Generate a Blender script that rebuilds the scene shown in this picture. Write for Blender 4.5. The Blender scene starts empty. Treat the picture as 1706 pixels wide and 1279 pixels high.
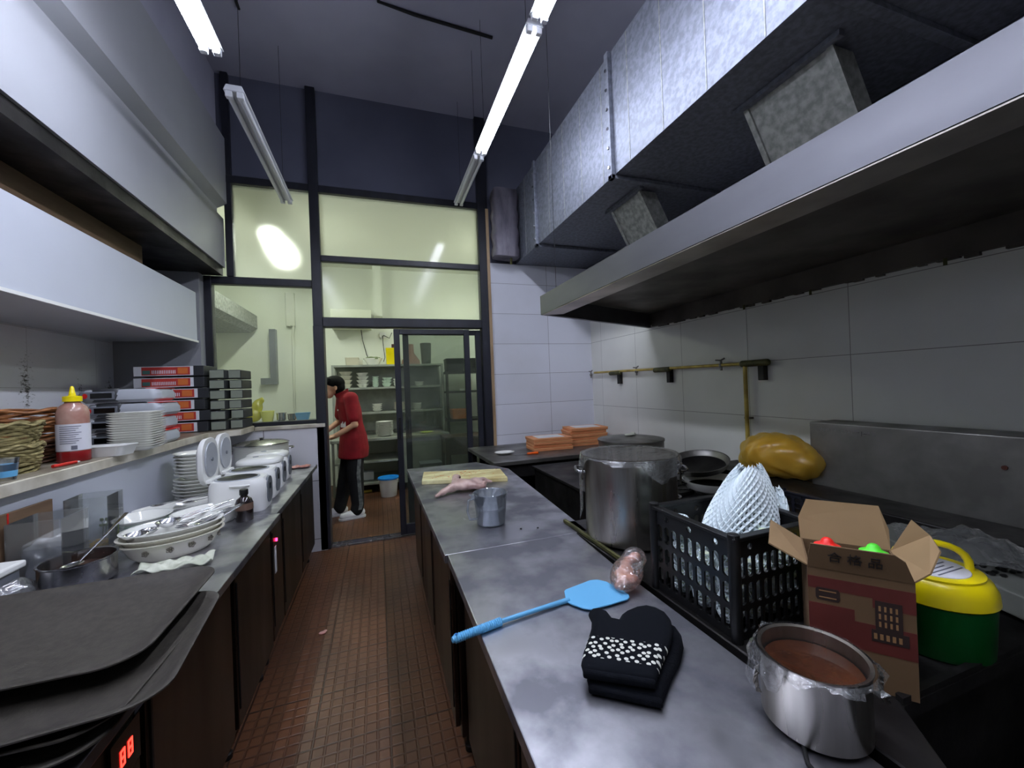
import bpy, bmesh, math, random
from mathutils import Vector, Matrix
random.seed(7)
sc = bpy.context.scene
COL = sc.collection
PI = math.pi

# ------------------------------------------------------------------ camera
def make_camera():
    yaw, pitch, roll, f = math.radians(18.577), math.radians(.133), math.radians(-2.174), 664.8
    cd = bpy.data.cameras.new('camera'); cam = bpy.data.objects.new('camera', cd); COL.objects.link(cam)
    cd.sensor_fit = 'HORIZONTAL'; cd.sensor_width = 36.0; cd.lens = f / 1706 * 36; cd.clip_start = .02
    fwd = Vector((math.sin(yaw)*math.cos(pitch), math.cos(yaw)*math.cos(pitch), math.sin(pitch)))
    right = Vector((math.cos(yaw), -math.sin(yaw), 0)); up = right.cross(fwd)
    r2 = right*math.cos(roll) + up*math.sin(roll); u2 = -right*math.sin(roll) + up*math.cos(roll)
    m = Matrix((r2, u2, -fwd)).transposed().to_4x4(); m.translation = Vector((0, 0, 1.42))
    cam.matrix_world = m; sc.camera = cam
make_camera()

# ------------------------------------------------------------------ world and exposure
w = bpy.data.worlds.new('world'); sc.world = w; w.use_nodes = True
w.node_tree.nodes['Background'].inputs[0].default_value = (.5, .55, .7, 1)
w.node_tree.nodes['Background'].inputs[1].default_value = .03
sc.view_settings.view_transform = 'Standard'; sc.view_settings.look = 'None'
sc.view_settings.exposure = 0.95; sc.view_settings.gamma = 1.0; sc.view_settings.use_curve_mapping = False
sc.cycles.use_denoising = True
sc.cycles.max_bounces = 10; sc.cycles.transparent_max_bounces = 16
sc.cycles.sample_clamp_indirect = 4.0
LAMP = 44.0            # emission of the tubes of the kitchen
LAMP_BACK = 62.0       # emission of the tubes behind the glass partition

# ------------------------------------------------------------------ materials
def S(r, g, b):
    def c(u):
        u /= 255.0
        return u/12.92 if u <= .04045 else ((u+.055)/1.055)**2.4
    return (c(r), c(g), c(b), 1)
MATS = {}
def mat(name, rgb, rough=.5, metal=0, rgb2=None, scale=5, stretch=(1,1,1), bump=0, bscale=40, rvar=0, spec=.5, coat=0,
        emit=None, estr=0, trans=0, ior=1.45, lo=.35, hi=.65, sheen=0, detail=4):
    if name in MATS: return MATS[name]
    m = bpy.data.materials.new(name); m.use_nodes = True; nt = m.node_tree; N = nt.nodes; L = nt.links
    b = N['Principled BSDF']
    b.inputs['Base Color'].default_value = S(*rgb); b.inputs['Roughness'].default_value = rough
    b.inputs['Metallic'].default_value = metal; b.inputs['Specular IOR Level'].default_value = spec
    b.inputs['Coat Weight'].default_value = coat; b.inputs['IOR'].default_value = ior
    b.inputs['Transmission Weight'].default_value = trans
    if sheen: b.inputs['Sheen Weight'].default_value = sheen
    if emit: b.inputs['Emission Color'].default_value = S(*emit); b.inputs['Emission Strength'].default_value = estr
    if rgb2 or rvar or bump:
        tc = N.new('ShaderNodeTexCoord'); mp = N.new('ShaderNodeMapping'); mp.inputs['Scale'].default_value = stretch
        L.new(tc.outputs['Object'], mp.inputs['Vector'])
        no = N.new('ShaderNodeTexNoise'); no.inputs['Scale'].default_value = scale; no.inputs['Detail'].default_value = detail
        L.new(mp.outputs[0], no.inputs['Vector'])
        if rgb2:
            rp = N.new('ShaderNodeMapRange'); rp.inputs[1].default_value = lo; rp.inputs[2].default_value = hi
            L.new(no.outputs['Fac'], rp.inputs[0])
            mx = N.new('ShaderNodeMix'); mx.data_type = 'RGBA'; mx.inputs[6].default_value = S(*rgb); mx.inputs[7].default_value = S(*rgb2)
            L.new(rp.outputs[0], mx.inputs[0]); L.new(mx.outputs[2], b.inputs['Base Color'])
        if rvar:
            r2 = N.new('ShaderNodeMapRange'); r2.inputs[1].default_value = .3; r2.inputs[2].default_value = .7
            r2.inputs[3].default_value = max(.02, rough-rvar); r2.inputs[4].default_value = min(1, rough+rvar)
            L.new(no.outputs['Fac'], r2.inputs[0]); L.new(r2.outputs[0], b.inputs['Roughness'])
        if bump:
            n2 = N.new('ShaderNodeTexNoise'); n2.inputs['Scale'].default_value = bscale; n2.inputs['Detail'].default_value = 3
            L.new(mp.outputs[0], n2.inputs['Vector'])
            bp = N.new('ShaderNodeBump'); bp.inputs['Strength'].default_value = bump; bp.inputs['Distance'].default_value = .01
            L.new(n2.outputs['Fac'], bp.inputs['Height']); L.new(bp.outputs[0], b.inputs['Normal'])
    MATS[name] = m
    return m
def film(name, rgb=(255,255,255), gloss=.25, rough=.08, milk=.06, tint=(1,1,1), bump=.0, bscale=30, fres=1.0):
    """thin clear sheet: mostly see-through, some mirror, a little milkiness"""
    if name in MATS: return MATS[name]
    m = bpy.data.materials.new(name); m.use_nodes = True; nt = m.node_tree; N = nt.nodes; L = nt.links
    out = N['Material Output']; N.remove(N['Principled BSDF'])
    t = N.new('ShaderNodeBsdfTransparent'); t.inputs[0].default_value = (*tint, 1)
    g = N.new('ShaderNodeBsdfGlossy'); g.inputs['Roughness'].default_value = rough; g.inputs[0].default_value = (1,1,1,1)
    d = N.new('ShaderNodeBsdfDiffuse'); d.inputs[0].default_value = S(*rgb)
    tl = N.new('ShaderNodeBsdfTranslucent'); tl.inputs[0].default_value = S(*rgb)
    a0 = N.new('ShaderNodeMixShader'); a0.inputs[0].default_value = .5; L.new(d.outputs[0], a0.inputs[1]); L.new(tl.outputs[0], a0.inputs[2])
    a = N.new('ShaderNodeMixShader'); a.inputs[0].default_value = milk
    L.new(t.outputs[0], a.inputs[1]); L.new(a0.outputs[0], a.inputs[2])
    fr = N.new('ShaderNodeFresnel'); fr.inputs[0].default_value = 1.45
    mu = N.new('ShaderNodeMath'); mu.operation = 'MULTIPLY_ADD'; mu.inputs[1].default_value = fres; mu.inputs[2].default_value = gloss*.3
    mu.use_clamp = True
    L.new(fr.outputs[0], mu.inputs[0])
    b = N.new('ShaderNodeMixShader'); L.new(mu.outputs[0], b.inputs[0]); L.new(a.outputs[0], b.inputs[1]); L.new(g.outputs[0], b.inputs[2])
    if bump:
        tc = N.new('ShaderNodeTexCoord'); n2 = N.new('ShaderNodeTexNoise'); n2.inputs['Scale'].default_value = bscale
        L.new(tc.outputs['Object'], n2.inputs['Vector'])
        bp = N.new('ShaderNodeBump'); bp.inputs['Strength'].default_value = bump; bp.inputs['Distance'].default_value = .01
        L.new(n2.outputs['Fac'], bp.inputs['Height']); L.new(bp.outputs[0], g.inputs['Normal']); L.new(bp.outputs[0], fr.inputs['Normal'])
    L.new(b.outputs[0], out.inputs[0]); MATS[name] = m
    return m

def tiles(name, axis, w_, h_, off, base, base2, mortar, msize=.004, rough=.3, bump=.2, stain=None, stagger=0):
    """flat glazed tiles laid along `axis` (0 x, 1 y) and z"""
    m = bpy.data.materials.new(name); m.use_nodes = True; nt = m.node_tree; N = nt.nodes; L = nt.links
    b = N['Principled BSDF']; b.inputs['Roughness'].default_value = rough
    tc = N.new('ShaderNodeTexCoord'); sp = N.new('ShaderNodeSeparateXYZ'); L.new(tc.outputs['Object'], sp.inputs[0])
    cb = N.new('ShaderNodeCombineXYZ')
    def addc(sock, v):
        a = N.new('ShaderNodeMath'); a.operation = 'SUBTRACT'; L.new(sock, a.inputs[0]); a.inputs[1].default_value = v; return a.outputs[0]
    L.new(addc(sp.outputs[axis], off[0]), cb.inputs[0]); L.new(addc(sp.outputs[2 if axis < 2 else 1], off[1]), cb.inputs[1])
    br = N.new('ShaderNodeTexBrick'); br.offset = stagger; br.squash = 1
    br.inputs['Scale'].default_value = 1; br.inputs['Brick Width'].default_value = w_; br.inputs['Row Height'].default_value = h_
    br.inputs['Mortar Size'].default_value = msize; br.inputs['Mortar Smooth'].default_value = .2
    br.inputs['Color1'].default_value = S(*base); br.inputs['Color2'].default_value = S(*base2); br.inputs['Mortar'].default_value = S(*mortar)
    L.new(cb.outputs[0], br.inputs['Vector'])
    col = br.outputs['Color']
    no = N.new('ShaderNodeTexNoise'); no.inputs['Scale'].default_value = 1.3; no.inputs['Detail'].default_value = 5
    L.new(tc.outputs['Object'], no.inputs['Vector'])
    rp = N.new('ShaderNodeMapRange'); rp.inputs[1].default_value = .45; rp.inputs[2].default_value = .75; rp.inputs[4].default_value = .22
    L.new(no.outputs['Fac'], rp.inputs[0])
    mx = N.new('ShaderNodeMix'); mx.data_type = 'RGBA'; L.new(rp.outputs[0], mx.inputs[0]); L.new(col, mx.inputs[6]); mx.inputs[7].default_value = S(140,138,120)
    col = mx.outputs[2]
    if stain:
        # columns of dark mould specks running up the wall: (coordinate along the wall, z low, z high)
        sn = N.new('ShaderNodeTexNoise'); sn.inputs['Scale'].default_value = 34; sn.inputs['Detail'].default_value = 6; sn.inputs['Roughness'].default_value = .8
        mp = N.new('ShaderNodeMapping'); mp.inputs['Scale'].default_value = (1, 1, 2.2); L.new(tc.outputs['Object'], mp.inputs[0]); L.new(mp.outputs[0], sn.inputs[0])
        for (c0, wd, zl, zh) in stain:
            def gauss(sock, c, s):
                a = addc(sock, c); q = N.new('ShaderNodeMath'); q.operation = 'ABSOLUTE'; L.new(a, q.inputs[0])
                r = N.new('ShaderNodeMapRange'); r.inputs[1].default_value = 0; r.inputs[2].default_value = s; r.inputs[3].default_value = 1; r.inputs[4].default_value = 0
                L.new(q.outputs[0], r.inputs[0]); return r.outputs[0]
            g1 = gauss(sp.outputs[axis], c0, wd); g2 = gauss(sp.outputs[2], (zl+zh)/2, (zh-zl)/2)
            mu = N.new('ShaderNodeMath'); mu.operation = 'MULTIPLY'; L.new(g1, mu.inputs[0]); L.new(g2, mu.inputs[1])
            sb = N.new('ShaderNodeMath'); sb.operation = 'MULTIPLY_ADD'; L.new(mu.outputs[0], sb.inputs[0]); sb.inputs[1].default_value = .24; L.new(sn.outputs['Fac'], sb.inputs[2])
            r = N.new('ShaderNodeMapRange'); r.inputs[1].default_value = .66; r.inputs[2].default_value = .74; L.new(sb.outputs[0], r.inputs[0])
            m2 = N.new('ShaderNodeMix'); m2.data_type = 'RGBA'; L.new(r.outputs[0], m2.inputs[0]); L.new(col, m2.inputs[6]); m2.inputs[7].default_value = S(62,62,60)
            col = m2.outputs[2]
    L.new(col, b.inputs['Base Color'])
    bp = N.new('ShaderNodeBump'); bp.inputs['Strength'].default_value = bump; bp.inputs['Distance'].default_value = .003; bp.invert = True
    L.new(br.outputs['Fac'], bp.inputs['Height']); L.new(bp.outputs[0], b.inputs['Normal'])
    MATS[name] = m
    return m

M = {}
M['steel'] = mat('brushed steel', (176,174,172), .26, 1, (128,128,134), 7, (1,.35,1), .05, 60, .1)
M['steel_top'] = mat('scratched steel worktop', (194,194,200), .42, 1, (124,124,132), 5.2, (1,1,1), .02, 90, .12, lo=.40, hi=.60, detail=10)
M['steel_cab'] = mat('cabinet steel', (88,80,74), .34, 1, (66,58,53), 3, (1,1,.2), .03, 20, .08)  # brown of the reflected floor is put into the base colour
M['steel_old'] = mat('greasy steel', (146,144,140), .45, .9, (112,110,106), 5, (1,1,1), .08, 30, .1)
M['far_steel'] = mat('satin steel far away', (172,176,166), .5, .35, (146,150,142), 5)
M['pot_steel'] = mat('streaky pot steel', (200,196,188), .30, 1, (132,126,116), 5, (2.2,2.2,.35), .03, 8, .08)  # pale and dark vertical streaks in the colour imitate highlights
M['steel_soot'] = mat('sooty steel', (58,56,56), .5, .8, (36,35,35), 6, (1,1,1), .1, 30, .1)
M['hood_steel'] = mat('hood steel', (122,122,128), .5, 1, (106,106,112), 3, (1,.3,1), .03, 6, .06)
M['hood_in'] = mat('greasy hood inside', (104,98,92), .55, .5, (78,74,70), 3, (1,1,1), .1, 12, .1)
M['galv'] = mat('galvanised sheet', (122,126,138), .55, .6, (102,106,116), 38, (1,1,1), .05, 60, 0, lo=.38, hi=.62, detail=6)
M['galv_dull'] = mat('dull galvanised sheet', (150,152,148), .6, .4, (116,118,116), 34, (1,1,1), .1, 60, .06, detail=6)
M['black_frame'] = mat('black painted frame', (30,32,42), .45, 0, (20,21,29), 12, (1,1,.3), .08, 30)
M['dark_wall'] = mat('dark grey wall paint', (92,94,110), .8, 0, (80,82,98), 1.2, (1,1,1), .08, 18)
M['ceil'] = mat('dark grey ceiling paint', (168,168,184), .85, 0, (150,150,166), .9, (1,1,1), .1, 14)
M['white_panel'] = mat('white painted panel', (150,152,158), .4, 0, (138,139,144), .8, (1,1,1), .02, 6, .05)
M['white_panel2'] = mat('white shelf panel', (196,200,212), .36, 0, (184,188,200), .8, (1,1,1), 0, 6, .04)
M['marble'] = mat('grimy marble', (150,142,126), .35, 0, (108,98,82), 7, (1,1,1), .05, 30)
M['marble_edge'] = mat('marble edge', (206,200,186), .35, 0, (166,158,140), 8)
M['wood_brown'] = mat('brown board', (112,88,66), .6, 0, (82,62,46), 6, (1,.2,2), .1, 40)
M['wood_trim'] = mat('raw wooden strip', (176,150,116), .6, 0, (130,106,78), 8, (1,1,.2))
M['white_wall'] = mat('white wall paint', (222,224,214), .6, 0, (206,208,196), 1.2)
M['china'] = mat('white china', (236,236,230), .12, 0, coat=.4)
M['china_cream'] = mat('cream enamel', (232,228,212), .16, 0, coat=.3)
M['china_green'] = mat('pale green china', (206,226,210), .15, 0, coat=.4)
M['plastic_white'] = mat('white plastic', (232,232,230), .28)
M['plastic_cool'] = mat('cool white plastic', (214,216,222), .35)
M['plastic_grey'] = mat('light grey plastic', (168,172,180), .35)
M['plastic_mid'] = mat('mid grey plastic', (104,108,116), .4)
M['plastic_dark'] = mat('dark grey plastic', (50,52,56), .42, 0, (40,42,46), 8)
M['plastic_black'] = mat('black plastic', (16,16,17), .4)
M['black_gloss'] = mat('glossy black', (10,10,11), .18)
M['black_mesh'] = mat('black inner pot', (20,20,22), .3, .3)
M['tray'] = mat('dark brown fibreglass tray', (62,58,52), .55, 0, (50,46,42), 60, (1,1,1), .06, 220)
M['rubber'] = mat('rubber', (14,14,14), .8)
M['blue_plastic'] = mat('sky blue plastic', (100,172,218), .42)
M['blue_lid'] = mat('blue lid plastic', (30,130,220), .35)
M['yellow_plastic'] = mat('yellow plastic', (238,216,12), .3)
M['green_plastic'] = mat('dark green plastic', (8,86,34), .3)
M['orange_plastic'] = mat('orange plastic', (240,96,20), .35)
M['red_plastic'] = mat('red plastic', (190,28,24), .35)
M['lime_plastic'] = mat('lime plastic', (90,230,60), .35)
M['scarlet'] = mat('scarlet plastic', (240,40,34), .35)
M['board'] = mat('worn cutting board', (226,222,170), .5, 0, (186,168,112), 6, (1,2.5,1), .05, 60)
M['chicken'] = mat('raw poultry skin', (196,168,158), .35, 0, (150,118,112), 14, (1,1,1), .3, 60, coat=.3)
M['card'] = mat('brown cardboard', (104,80,54), .8, 0, (92,70,46), 4, (1,1,1), .03, 60)
M['card_in'] = mat('cardboard inside', (146,120,86), .85, 0, (134,108,76), 4)
M['card_red'] = mat('red print on cardboard', (94,32,25), .7, 0, (78,27,21), 5)
M['card_dark'] = mat('dark print on cardboard', (40,24,20), .7)
M['card_tan'] = mat('tan print on cardboard', (140,104,66), .7)
M['ink'] = mat('black ink', (30,22,18), .7)
M['orange_box'] = mat('orange card box', (224,152,104), .6, 0, (210,132,84), 6)
M['orange_edge'] = mat('orange card box edge', (232,172,118), .6)
M['paper'] = mat('white paper', (226,226,226), .7)
M['copper'] = mat('yellowed gas pipe', (190,168,84), .4, .3, (150,128,58), 12)
M['brass_old'] = mat('greasy olive fitting', (90,88,50), .55, .3, (60,60,36), 20)
M['chrome'] = mat('chrome', (214,214,218), .2, 1)
M['yellow_bag'] = film('yellow plastic bag film', (240,204,84), .12, .3, .6, (1,.93,.6), .4, 24, fres=.5)
M['noodle'] = mat('yellow bag contents', (232,196,84), .6, 0, (196,158,56), 20, (1,1,1), .4, 40)
M['foam'] = mat('white foam netting', (226,236,240), .6)
M['fruit'] = mat('pale fruit in foam net', (226,232,214), .5, 0, (190,204,168), 24)
M['meat'] = mat('raw sausage meat', (204,146,120), .4, 0, (172,104,82), 12, (1,1,1), .2, 50)
M['wrap_top'] = film('taut plastic wrap', (235,240,245), .06, .06, .01, (1,1,1), .35, 30, fres=.7)
M['wrap'] = film('clear plastic wrap', (240,244,248), .35, .14, .13, (1,1,1), 1.0, 60, fres=.9)
M['film_soft'] = film('thin clear bag', (225,228,230), .35, .15, .22, (.97,.97,.97), .9, 30)
M['clear'] = film('clear acrylic', (235,240,245), .3, .05, .10, (.96,.97,.97))
M['glass_door'] = film('dusty door glass', (140,150,142), .10, .04, .10, (.62,.66,.62), fres=.6)
M['glass_side'] = film('dusty window glass', (200,206,192), .06, .08, .14, (.94,.96,.9), fres=.4)
M['wicker'] = mat('brown wicker', (164,108,60), .55, 0, (110,66,34), 30, (1,1,6), .3, 60)
M['wicker_green'] = mat('olive woven straw', (150,138,92), .7, 0, (104,94,58), 40, (1,1,4), .3, 80)
M['sauce_red'] = mat('red sauce', (120,22,24), .25)
M['bottle_pink'] = film('sauce smeared bottle', (190,140,124), .3, .12, .75, (.9,.7,.65))
M['sauce'] = mat('brown sauce', (84,44,22), .12, 0, (50,22,10), 9, (1,1,1), .05, 10, coat=.5)
M['soy'] = mat('dark soy bottle', (34,26,26), .12, coat=.5)
M['label_white'] = mat('white label', (214,214,222), .5)
M['label_grey'] = mat('grey print', (96,98,112), .6)
M['skin'] = mat('skin', (198,152,122), .5)
M['hair'] = mat('black hair', (9,9,10), .7, 0, None, 5, (1,1,1), .3, 60, spec=.15)
M['shirt'] = mat('red polo cloth', (142,12,28), .85, 0, (118,8,20), 6, (1,1,1), .15, 30)
M['trouser'] = mat('black trousers', (14,14,17), .85, 0, None, 5, (1,1,1), .2, 14)
M['stripe'] = mat('grey trouser stripe', (120,124,122), .8, 0, (70,74,74), 20)
M['shoe'] = mat('white shoe', (222,222,226), .6)
M['shoe_sole'] = mat('shoe sole', (200,200,204), .7)
M['mitt_black'] = mat('black quilted cloth', (15,17,22), 1, 0, (12,13,17), 30, (1,1,1), .15, 200, spec=.1)
M['cloth_white'] = mat('crumpled white cloth', (214,216,200), .8, 0, (180,184,166), 18, (1,1,1), .3, 40)
M['pink_cloth'] = mat('pink rag', (206,160,150), .8, 0, (170,110,104), 30)
M['herb'] = mat('green herb', (96,110,52), .6)
M['yellow_flake'] = mat('yellow dried slices', (212,180,96), .6, 0, (170,132,58), 30)
M['screen_red'] = mat('red led display', (60,6,6), .4, emit=(255,40,30), estr=4)
M['led_red'] = mat('red led', (60,6,20), .4, emit=(255,40,90), estr=5)
M['tube_on'] = mat('lit tube', (255,255,255), .4, emit=(232,238,255), estr=LAMP)
M['tube_back'] = mat('lit tube greenish', (255,255,255), .4, emit=(246,255,238), estr=LAMP_BACK)
M['tube_off'] = mat('unlit tube', (206,208,214), .25)
M['batten'] = mat('white lamp batten', (210,212,218), .4)
M['foil'] = mat('foil tape', (118,114,124), .6, .3, (78,74,84), 9, (1,1,.3), .6, 18)
M['wood_dark'] = mat('dark brown wood', (78,62,50), .5, 0, (58,46,36), 5, (1,1,.2))
M['cable'] = mat('black cable', (18,18,20), .6)

def hue_floor():
    m = bpy.data.materials.new('red brown embossed floor tiles'); m.use_nodes = True; nt = m.node_tree; N = nt.nodes; L = nt.links
    b = N['Principled BSDF']
    tc = N.new('ShaderNodeTexCoord'); mp = N.new('ShaderNodeMapping'); mp.inputs['Location'].default_value = (.0, .02, 0)
    L.new(tc.outputs['Object'], mp.inputs[0])
    def brick(wd, ms, sm):
        br = N.new('ShaderNodeTexBrick'); br.offset = 0; br.inputs['Scale'].default_value = 1
        br.inputs['Brick Width'].default_value = wd; br.inputs['Row Height'].default_value = wd
        br.inputs['Mortar Size'].default_value = ms; br.inputs['Mortar Smooth'].default_value = sm
        L.new(mp.outputs[0], br.inputs['Vector']); return br
    big = brick(.30, .0035, .1); small = brick(.05, .006, .5)
    big.inputs['Color1'].default_value = S(98,62,40); big.inputs['Color2'].default_value = S(88,54,34); big.inputs['Mortar'].default_value = S(40,26,20)
    no = N.new('ShaderNodeTexNoise'); no.inputs['Scale'].default_value = 2.2; no.inputs['Detail'].default_value = 6; L.new(tc.outputs['Object'], no.inputs[0])
    r = N.new('ShaderNodeMapRange'); r.inputs[1].default_value = .4; r.inputs[2].default_value = .7; L.new(no.outputs['Fac'], r.inputs[0])
    mx = N.new('ShaderNodeMix'); mx.data_type = 'RGBA'; L.new(r.outputs[0], mx.inputs[0]); L.new(big.outputs['Color'], mx.inputs[6]); mx.inputs[7].default_value = S(68,42,28)
    m3 = N.new('ShaderNodeMix'); m3.data_type = 'RGBA'
    sc_ = N.new('ShaderNodeMath'); sc_.operation = 'MULTIPLY'; sc_.inputs[1].default_value = .45; L.new(small.outputs['Fac'], sc_.inputs[0])
    L.new(sc_.outputs[0], m3.inputs[0]); L.new(mx.outputs[2], m3.inputs[6]); m3.inputs[7].default_value = S(52,32,24)
    L.new(m3.outputs[2], b.inputs['Base Color'])
    rr = N.new('ShaderNodeMapRange'); rr.inputs[3].default_value = .32; rr.inputs[4].default_value = .55; L.new(no.outputs['Fac'], rr.inputs[0]); L.new(rr.outputs[0], b.inputs['Roughness'])
    bp = N.new('ShaderNodeBump'); bp.inputs['Strength'].default_value = .6; bp.inputs['Distance'].default_value = .004; bp.invert = True
    ad = N.new('ShaderNodeMath'); L.new(big.outputs['Fac'], ad.inputs[0]); L.new(small.outputs['Fac'], ad.inputs[1])
    L.new(ad.outputs[0], bp.inputs['Height']); L.new(bp.outputs[0], b.inputs['Normal'])
    return m
M['floor'] = hue_floor()
M['tile_back'] = tiles('white tiles beside the partition', 0, .65, .318, (1.135, .582), (214,216,226), (208,210,220), (120,120,128), .002)
M['tile_right'] = tiles('white tiles over the range', 1, .60, .35, (.19, .11), (222,222,216), (216,216,210), (140,138,132), .002)
M['tile_left'] = tiles('white tiles on the left', 1, .60, .35, (.1, .46), (236,238,246), (230,232,240), (190,190,198), .0015,
                       stain=[(3.09,.09,1.2,1.84),(3.52,.05,1.25,1.68),(3.84,.07,1.25,1.72)])
M['tile_low'] = tiles('white tiles of the low wall', 0, .44, .52, (-.95, .11), (214,214,220), (208,208,216), (90,88,84), .003)

# ------------------------------------------------------------------ mesh tools
class MB:
    def __init__(s): s.v = []; s.f = []; s.fm = []; s.m = 0; s.T = Matrix()
    def add(s, vs, fs):
        n = len(s.v); s.v += [tuple(s.T @ Vector(p)) for p in vs]
        for f in fs: s.f.append(tuple(i+n for i in f)); s.fm.append(s.m)
        return s
    def box(s, x0, x1, y0, y1, z0, z1):
        return s.add([(x0,y0,z0),(x1,y0,z0),(x1,y1,z0),(x0,y1,z0),(x0,y0,z1),(x1,y0,z1),(x1,y1,z1),(x0,y1,z1)],
                     [(0,3,2,1),(4,5,6,7),(0,1,5,4),(1,2,6,5),(2,3,7,6),(3,0,4,7)])
    def prism(s, pts, z0, z1, axis=2):
        n = len(pts)
        def P(p, z): return (p[0],p[1],z) if axis == 2 else ((p[0],z,p[1]) if axis == 1 else (z,p[0],p[1]))
        return s.add([P(p,z0) for p in pts]+[P(p,z1) for p in pts],
                     [tuple(range(n-1,-1,-1)), tuple(range(n,2*n))]+[(i,(i+1)%n,(i+1)%n+n,i+n) for i in range(n)])
    def loft(s, rings, cap0=True, cap1=True, closed=True):
        n = len(rings[0]); vs = [p for r in rings for p in r]; fs = []
        for k in range(len(rings)-1):
            for i in range(n if closed else n-1):
                j = (i+1) % n; fs.append((k*n+i, k*n+j, (k+1)*n+j, (k+1)*n+i))
        if cap0: fs.append(tuple(range(n-1,-1,-1)))
        if cap1: fs.append(tuple((len(rings)-1)*n+i for i in range(n)))
        return s.add(vs, fs)
    def lathe(s, prof, c=(0,0,0), n=40, sx=1, sy=1, cap0=True, cap1=True):
        rings = [[(c[0]+r*sx*math.cos(2*PI*i/n), c[1]+r*sy*math.sin(2*PI*i/n), c[2]+z) for i in range(n)] for r, z in prof]
        return s.loft(rings, cap0, cap1)
    def tube(s, pts, r, n=8, cap=True):
        pts = [Vector(p) for p in pts]; rs = r if isinstance(r, (list, tuple)) else [r]*len(pts)
        up = Vector((0,0,1)); rings = []
        for k, p in enumerate(pts):
            d = (pts[min(k+1,len(pts)-1)] - pts[max(k-1,0)]).normalized()
            if k == 0:
                a = d.cross(up if abs(d.z) < .95 else Vector((1,0,0))).normalized()
            else:
                a = (a - d*a.dot(d)).normalized()
            b = d.cross(a)
            rings.append([tuple(p + a*math.cos(2*PI*i/n)*rs[k] + b*math.sin(2*PI*i/n)*rs[k]) for i in range(n)])
        return s.loft(rings, cap, cap)
    def ball(s, c, r, n=20, k=12):
        if not isinstance(r, (list,tuple)): r = (r,r,r)
        rings = []
        for j in range(1, k):
            t = PI*j/k
            rings.append([(c[0]+r[0]*math.sin(t)*math.cos(2*PI*i/n), c[1]+r[1]*math.sin(t)*math.sin(2*PI*i/n), c[2]-r[2]*math.cos(t)) for i in range(n)])
        return s.loft(rings)
    def limb(s, pts, rs, n=14):
        """tapered chain with a ball at each joint"""
        s.tube(pts, rs, n)
        for p, r in zip(pts, rs): s.ball(p, r, n, 8)
        return s
    def sheet(s, fn, nu, nv):
        vs = [fn(i/nu, j/nv) for j in range(nv+1) for i in range(nu+1)]
        return s.add(vs, [(j*(nu+1)+i, j*(nu+1)+i+1, (j+1)*(nu+1)+i+1, (j+1)*(nu+1)+i) for j in range(nv) for i in range(nu)])
    def rrect(s, w_, d, r, z, c=(0,0), k=5):
        out = []
        for q, (sx, sy) in enumerate(((1,1),(-1,1),(-1,-1),(1,-1))):
            for i in range(k+1):
                a = q*PI/2 + PI/2*i/k
                out.append((c[0]+sx*(w_/2-r)+r*math.cos(a), c[1]+sy*(d/2-r)+r*math.sin(a), z))
        return out
    def build(s, name, mats, parent=None, bev=0, seg=2, smooth=None, solid=0, sub=0, wire=0, remesh=0, weld=False):
        me = bpy.data.meshes.new(name); me.from_pydata(s.v, [], s.f)
        if not isinstance(mats, (list, tuple)): mats = [mats]
        for m_ in mats: me.materials.append(m_)
        for p, k in zip(me.polygons, s.fm): p.material_index = k
        bm = bmesh.new(); bm.from_mesh(me)
        if weld: bmesh.ops.remove_doubles(bm, verts=bm.verts, dist=1e-5)
        bmesh.ops.recalc_face_normals(bm, faces=bm.faces)
        if bev:
            ed = [e for e in bm.edges if len(e.link_faces) == 2 and e.calc_face_angle(0) > .6]
            bmesh.ops.bevel(bm, geom=ed, offset=bev, segments=seg, profile=.5, affect='EDGES', clamp_overlap=True)
        if smooth is not None:
            for f in bm.faces: f.smooth = True
            for e in bm.edges:
                if len(e.link_faces) == 2 and e.calc_face_angle(0) > math.radians(smooth): e.smooth = False
        bm.to_mesh(me); bm.free(); me.update()
        o = bpy.data.objects.new(name, me); COL.objects.link(o)
        if parent: o.parent = parent
        def mod(t, **k):
            m_ = o.modifiers.new(t.lower(), t)
            for a, b in k.items(): setattr(m_, a, b)
        if remesh: mod('REMESH', mode='VOXEL', voxel_size=remesh, use_smooth_shade=True); mod('SMOOTH', factor=.6, iterations=4)
        if sub: mod('SUBSURF', levels=sub, render_levels=sub)
        if wire: mod('WIREFRAME', thickness=wire, use_even_offset=False)
        if solid: mod('SOLIDIFY', thickness=solid, offset=0)
        if remesh or sub or wire or solid:
            dg = bpy.context.evaluated_depsgraph_get(); ev = o.evaluated_get(dg)
            m2 = bpy.data.meshes.new_from_object(ev); o.modifiers.clear(); old = o.data; o.data = m2; bpy.data.meshes.remove(old); m2.name = name
            if sub or remesh or smooth is not None:
                m2.polygons.foreach_set('use_smooth', [True]*len(m2.polygons))
        return o
def thing(name, label, cat, loc=(0,0,0), rz=0, group=None):
    o = bpy.data.objects.new(name, None); COL.objects.link(o); o.empty_display_size = .05
    o.location = loc; o.rotation_euler = (0,0,rz); o['label'] = label; o['category'] = cat
    if group: o['group'] = group
    return o
def tag(o, label, cat, group=None, kind=None):
    o['label'] = label; o['category'] = cat
    if group: o['group'] = group
    if kind: o['kind'] = kind
    return o
def struct(name, mb, m, **k):
    o = mb.build(name, m, **k); o['kind'] = 'structure'; return o
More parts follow.
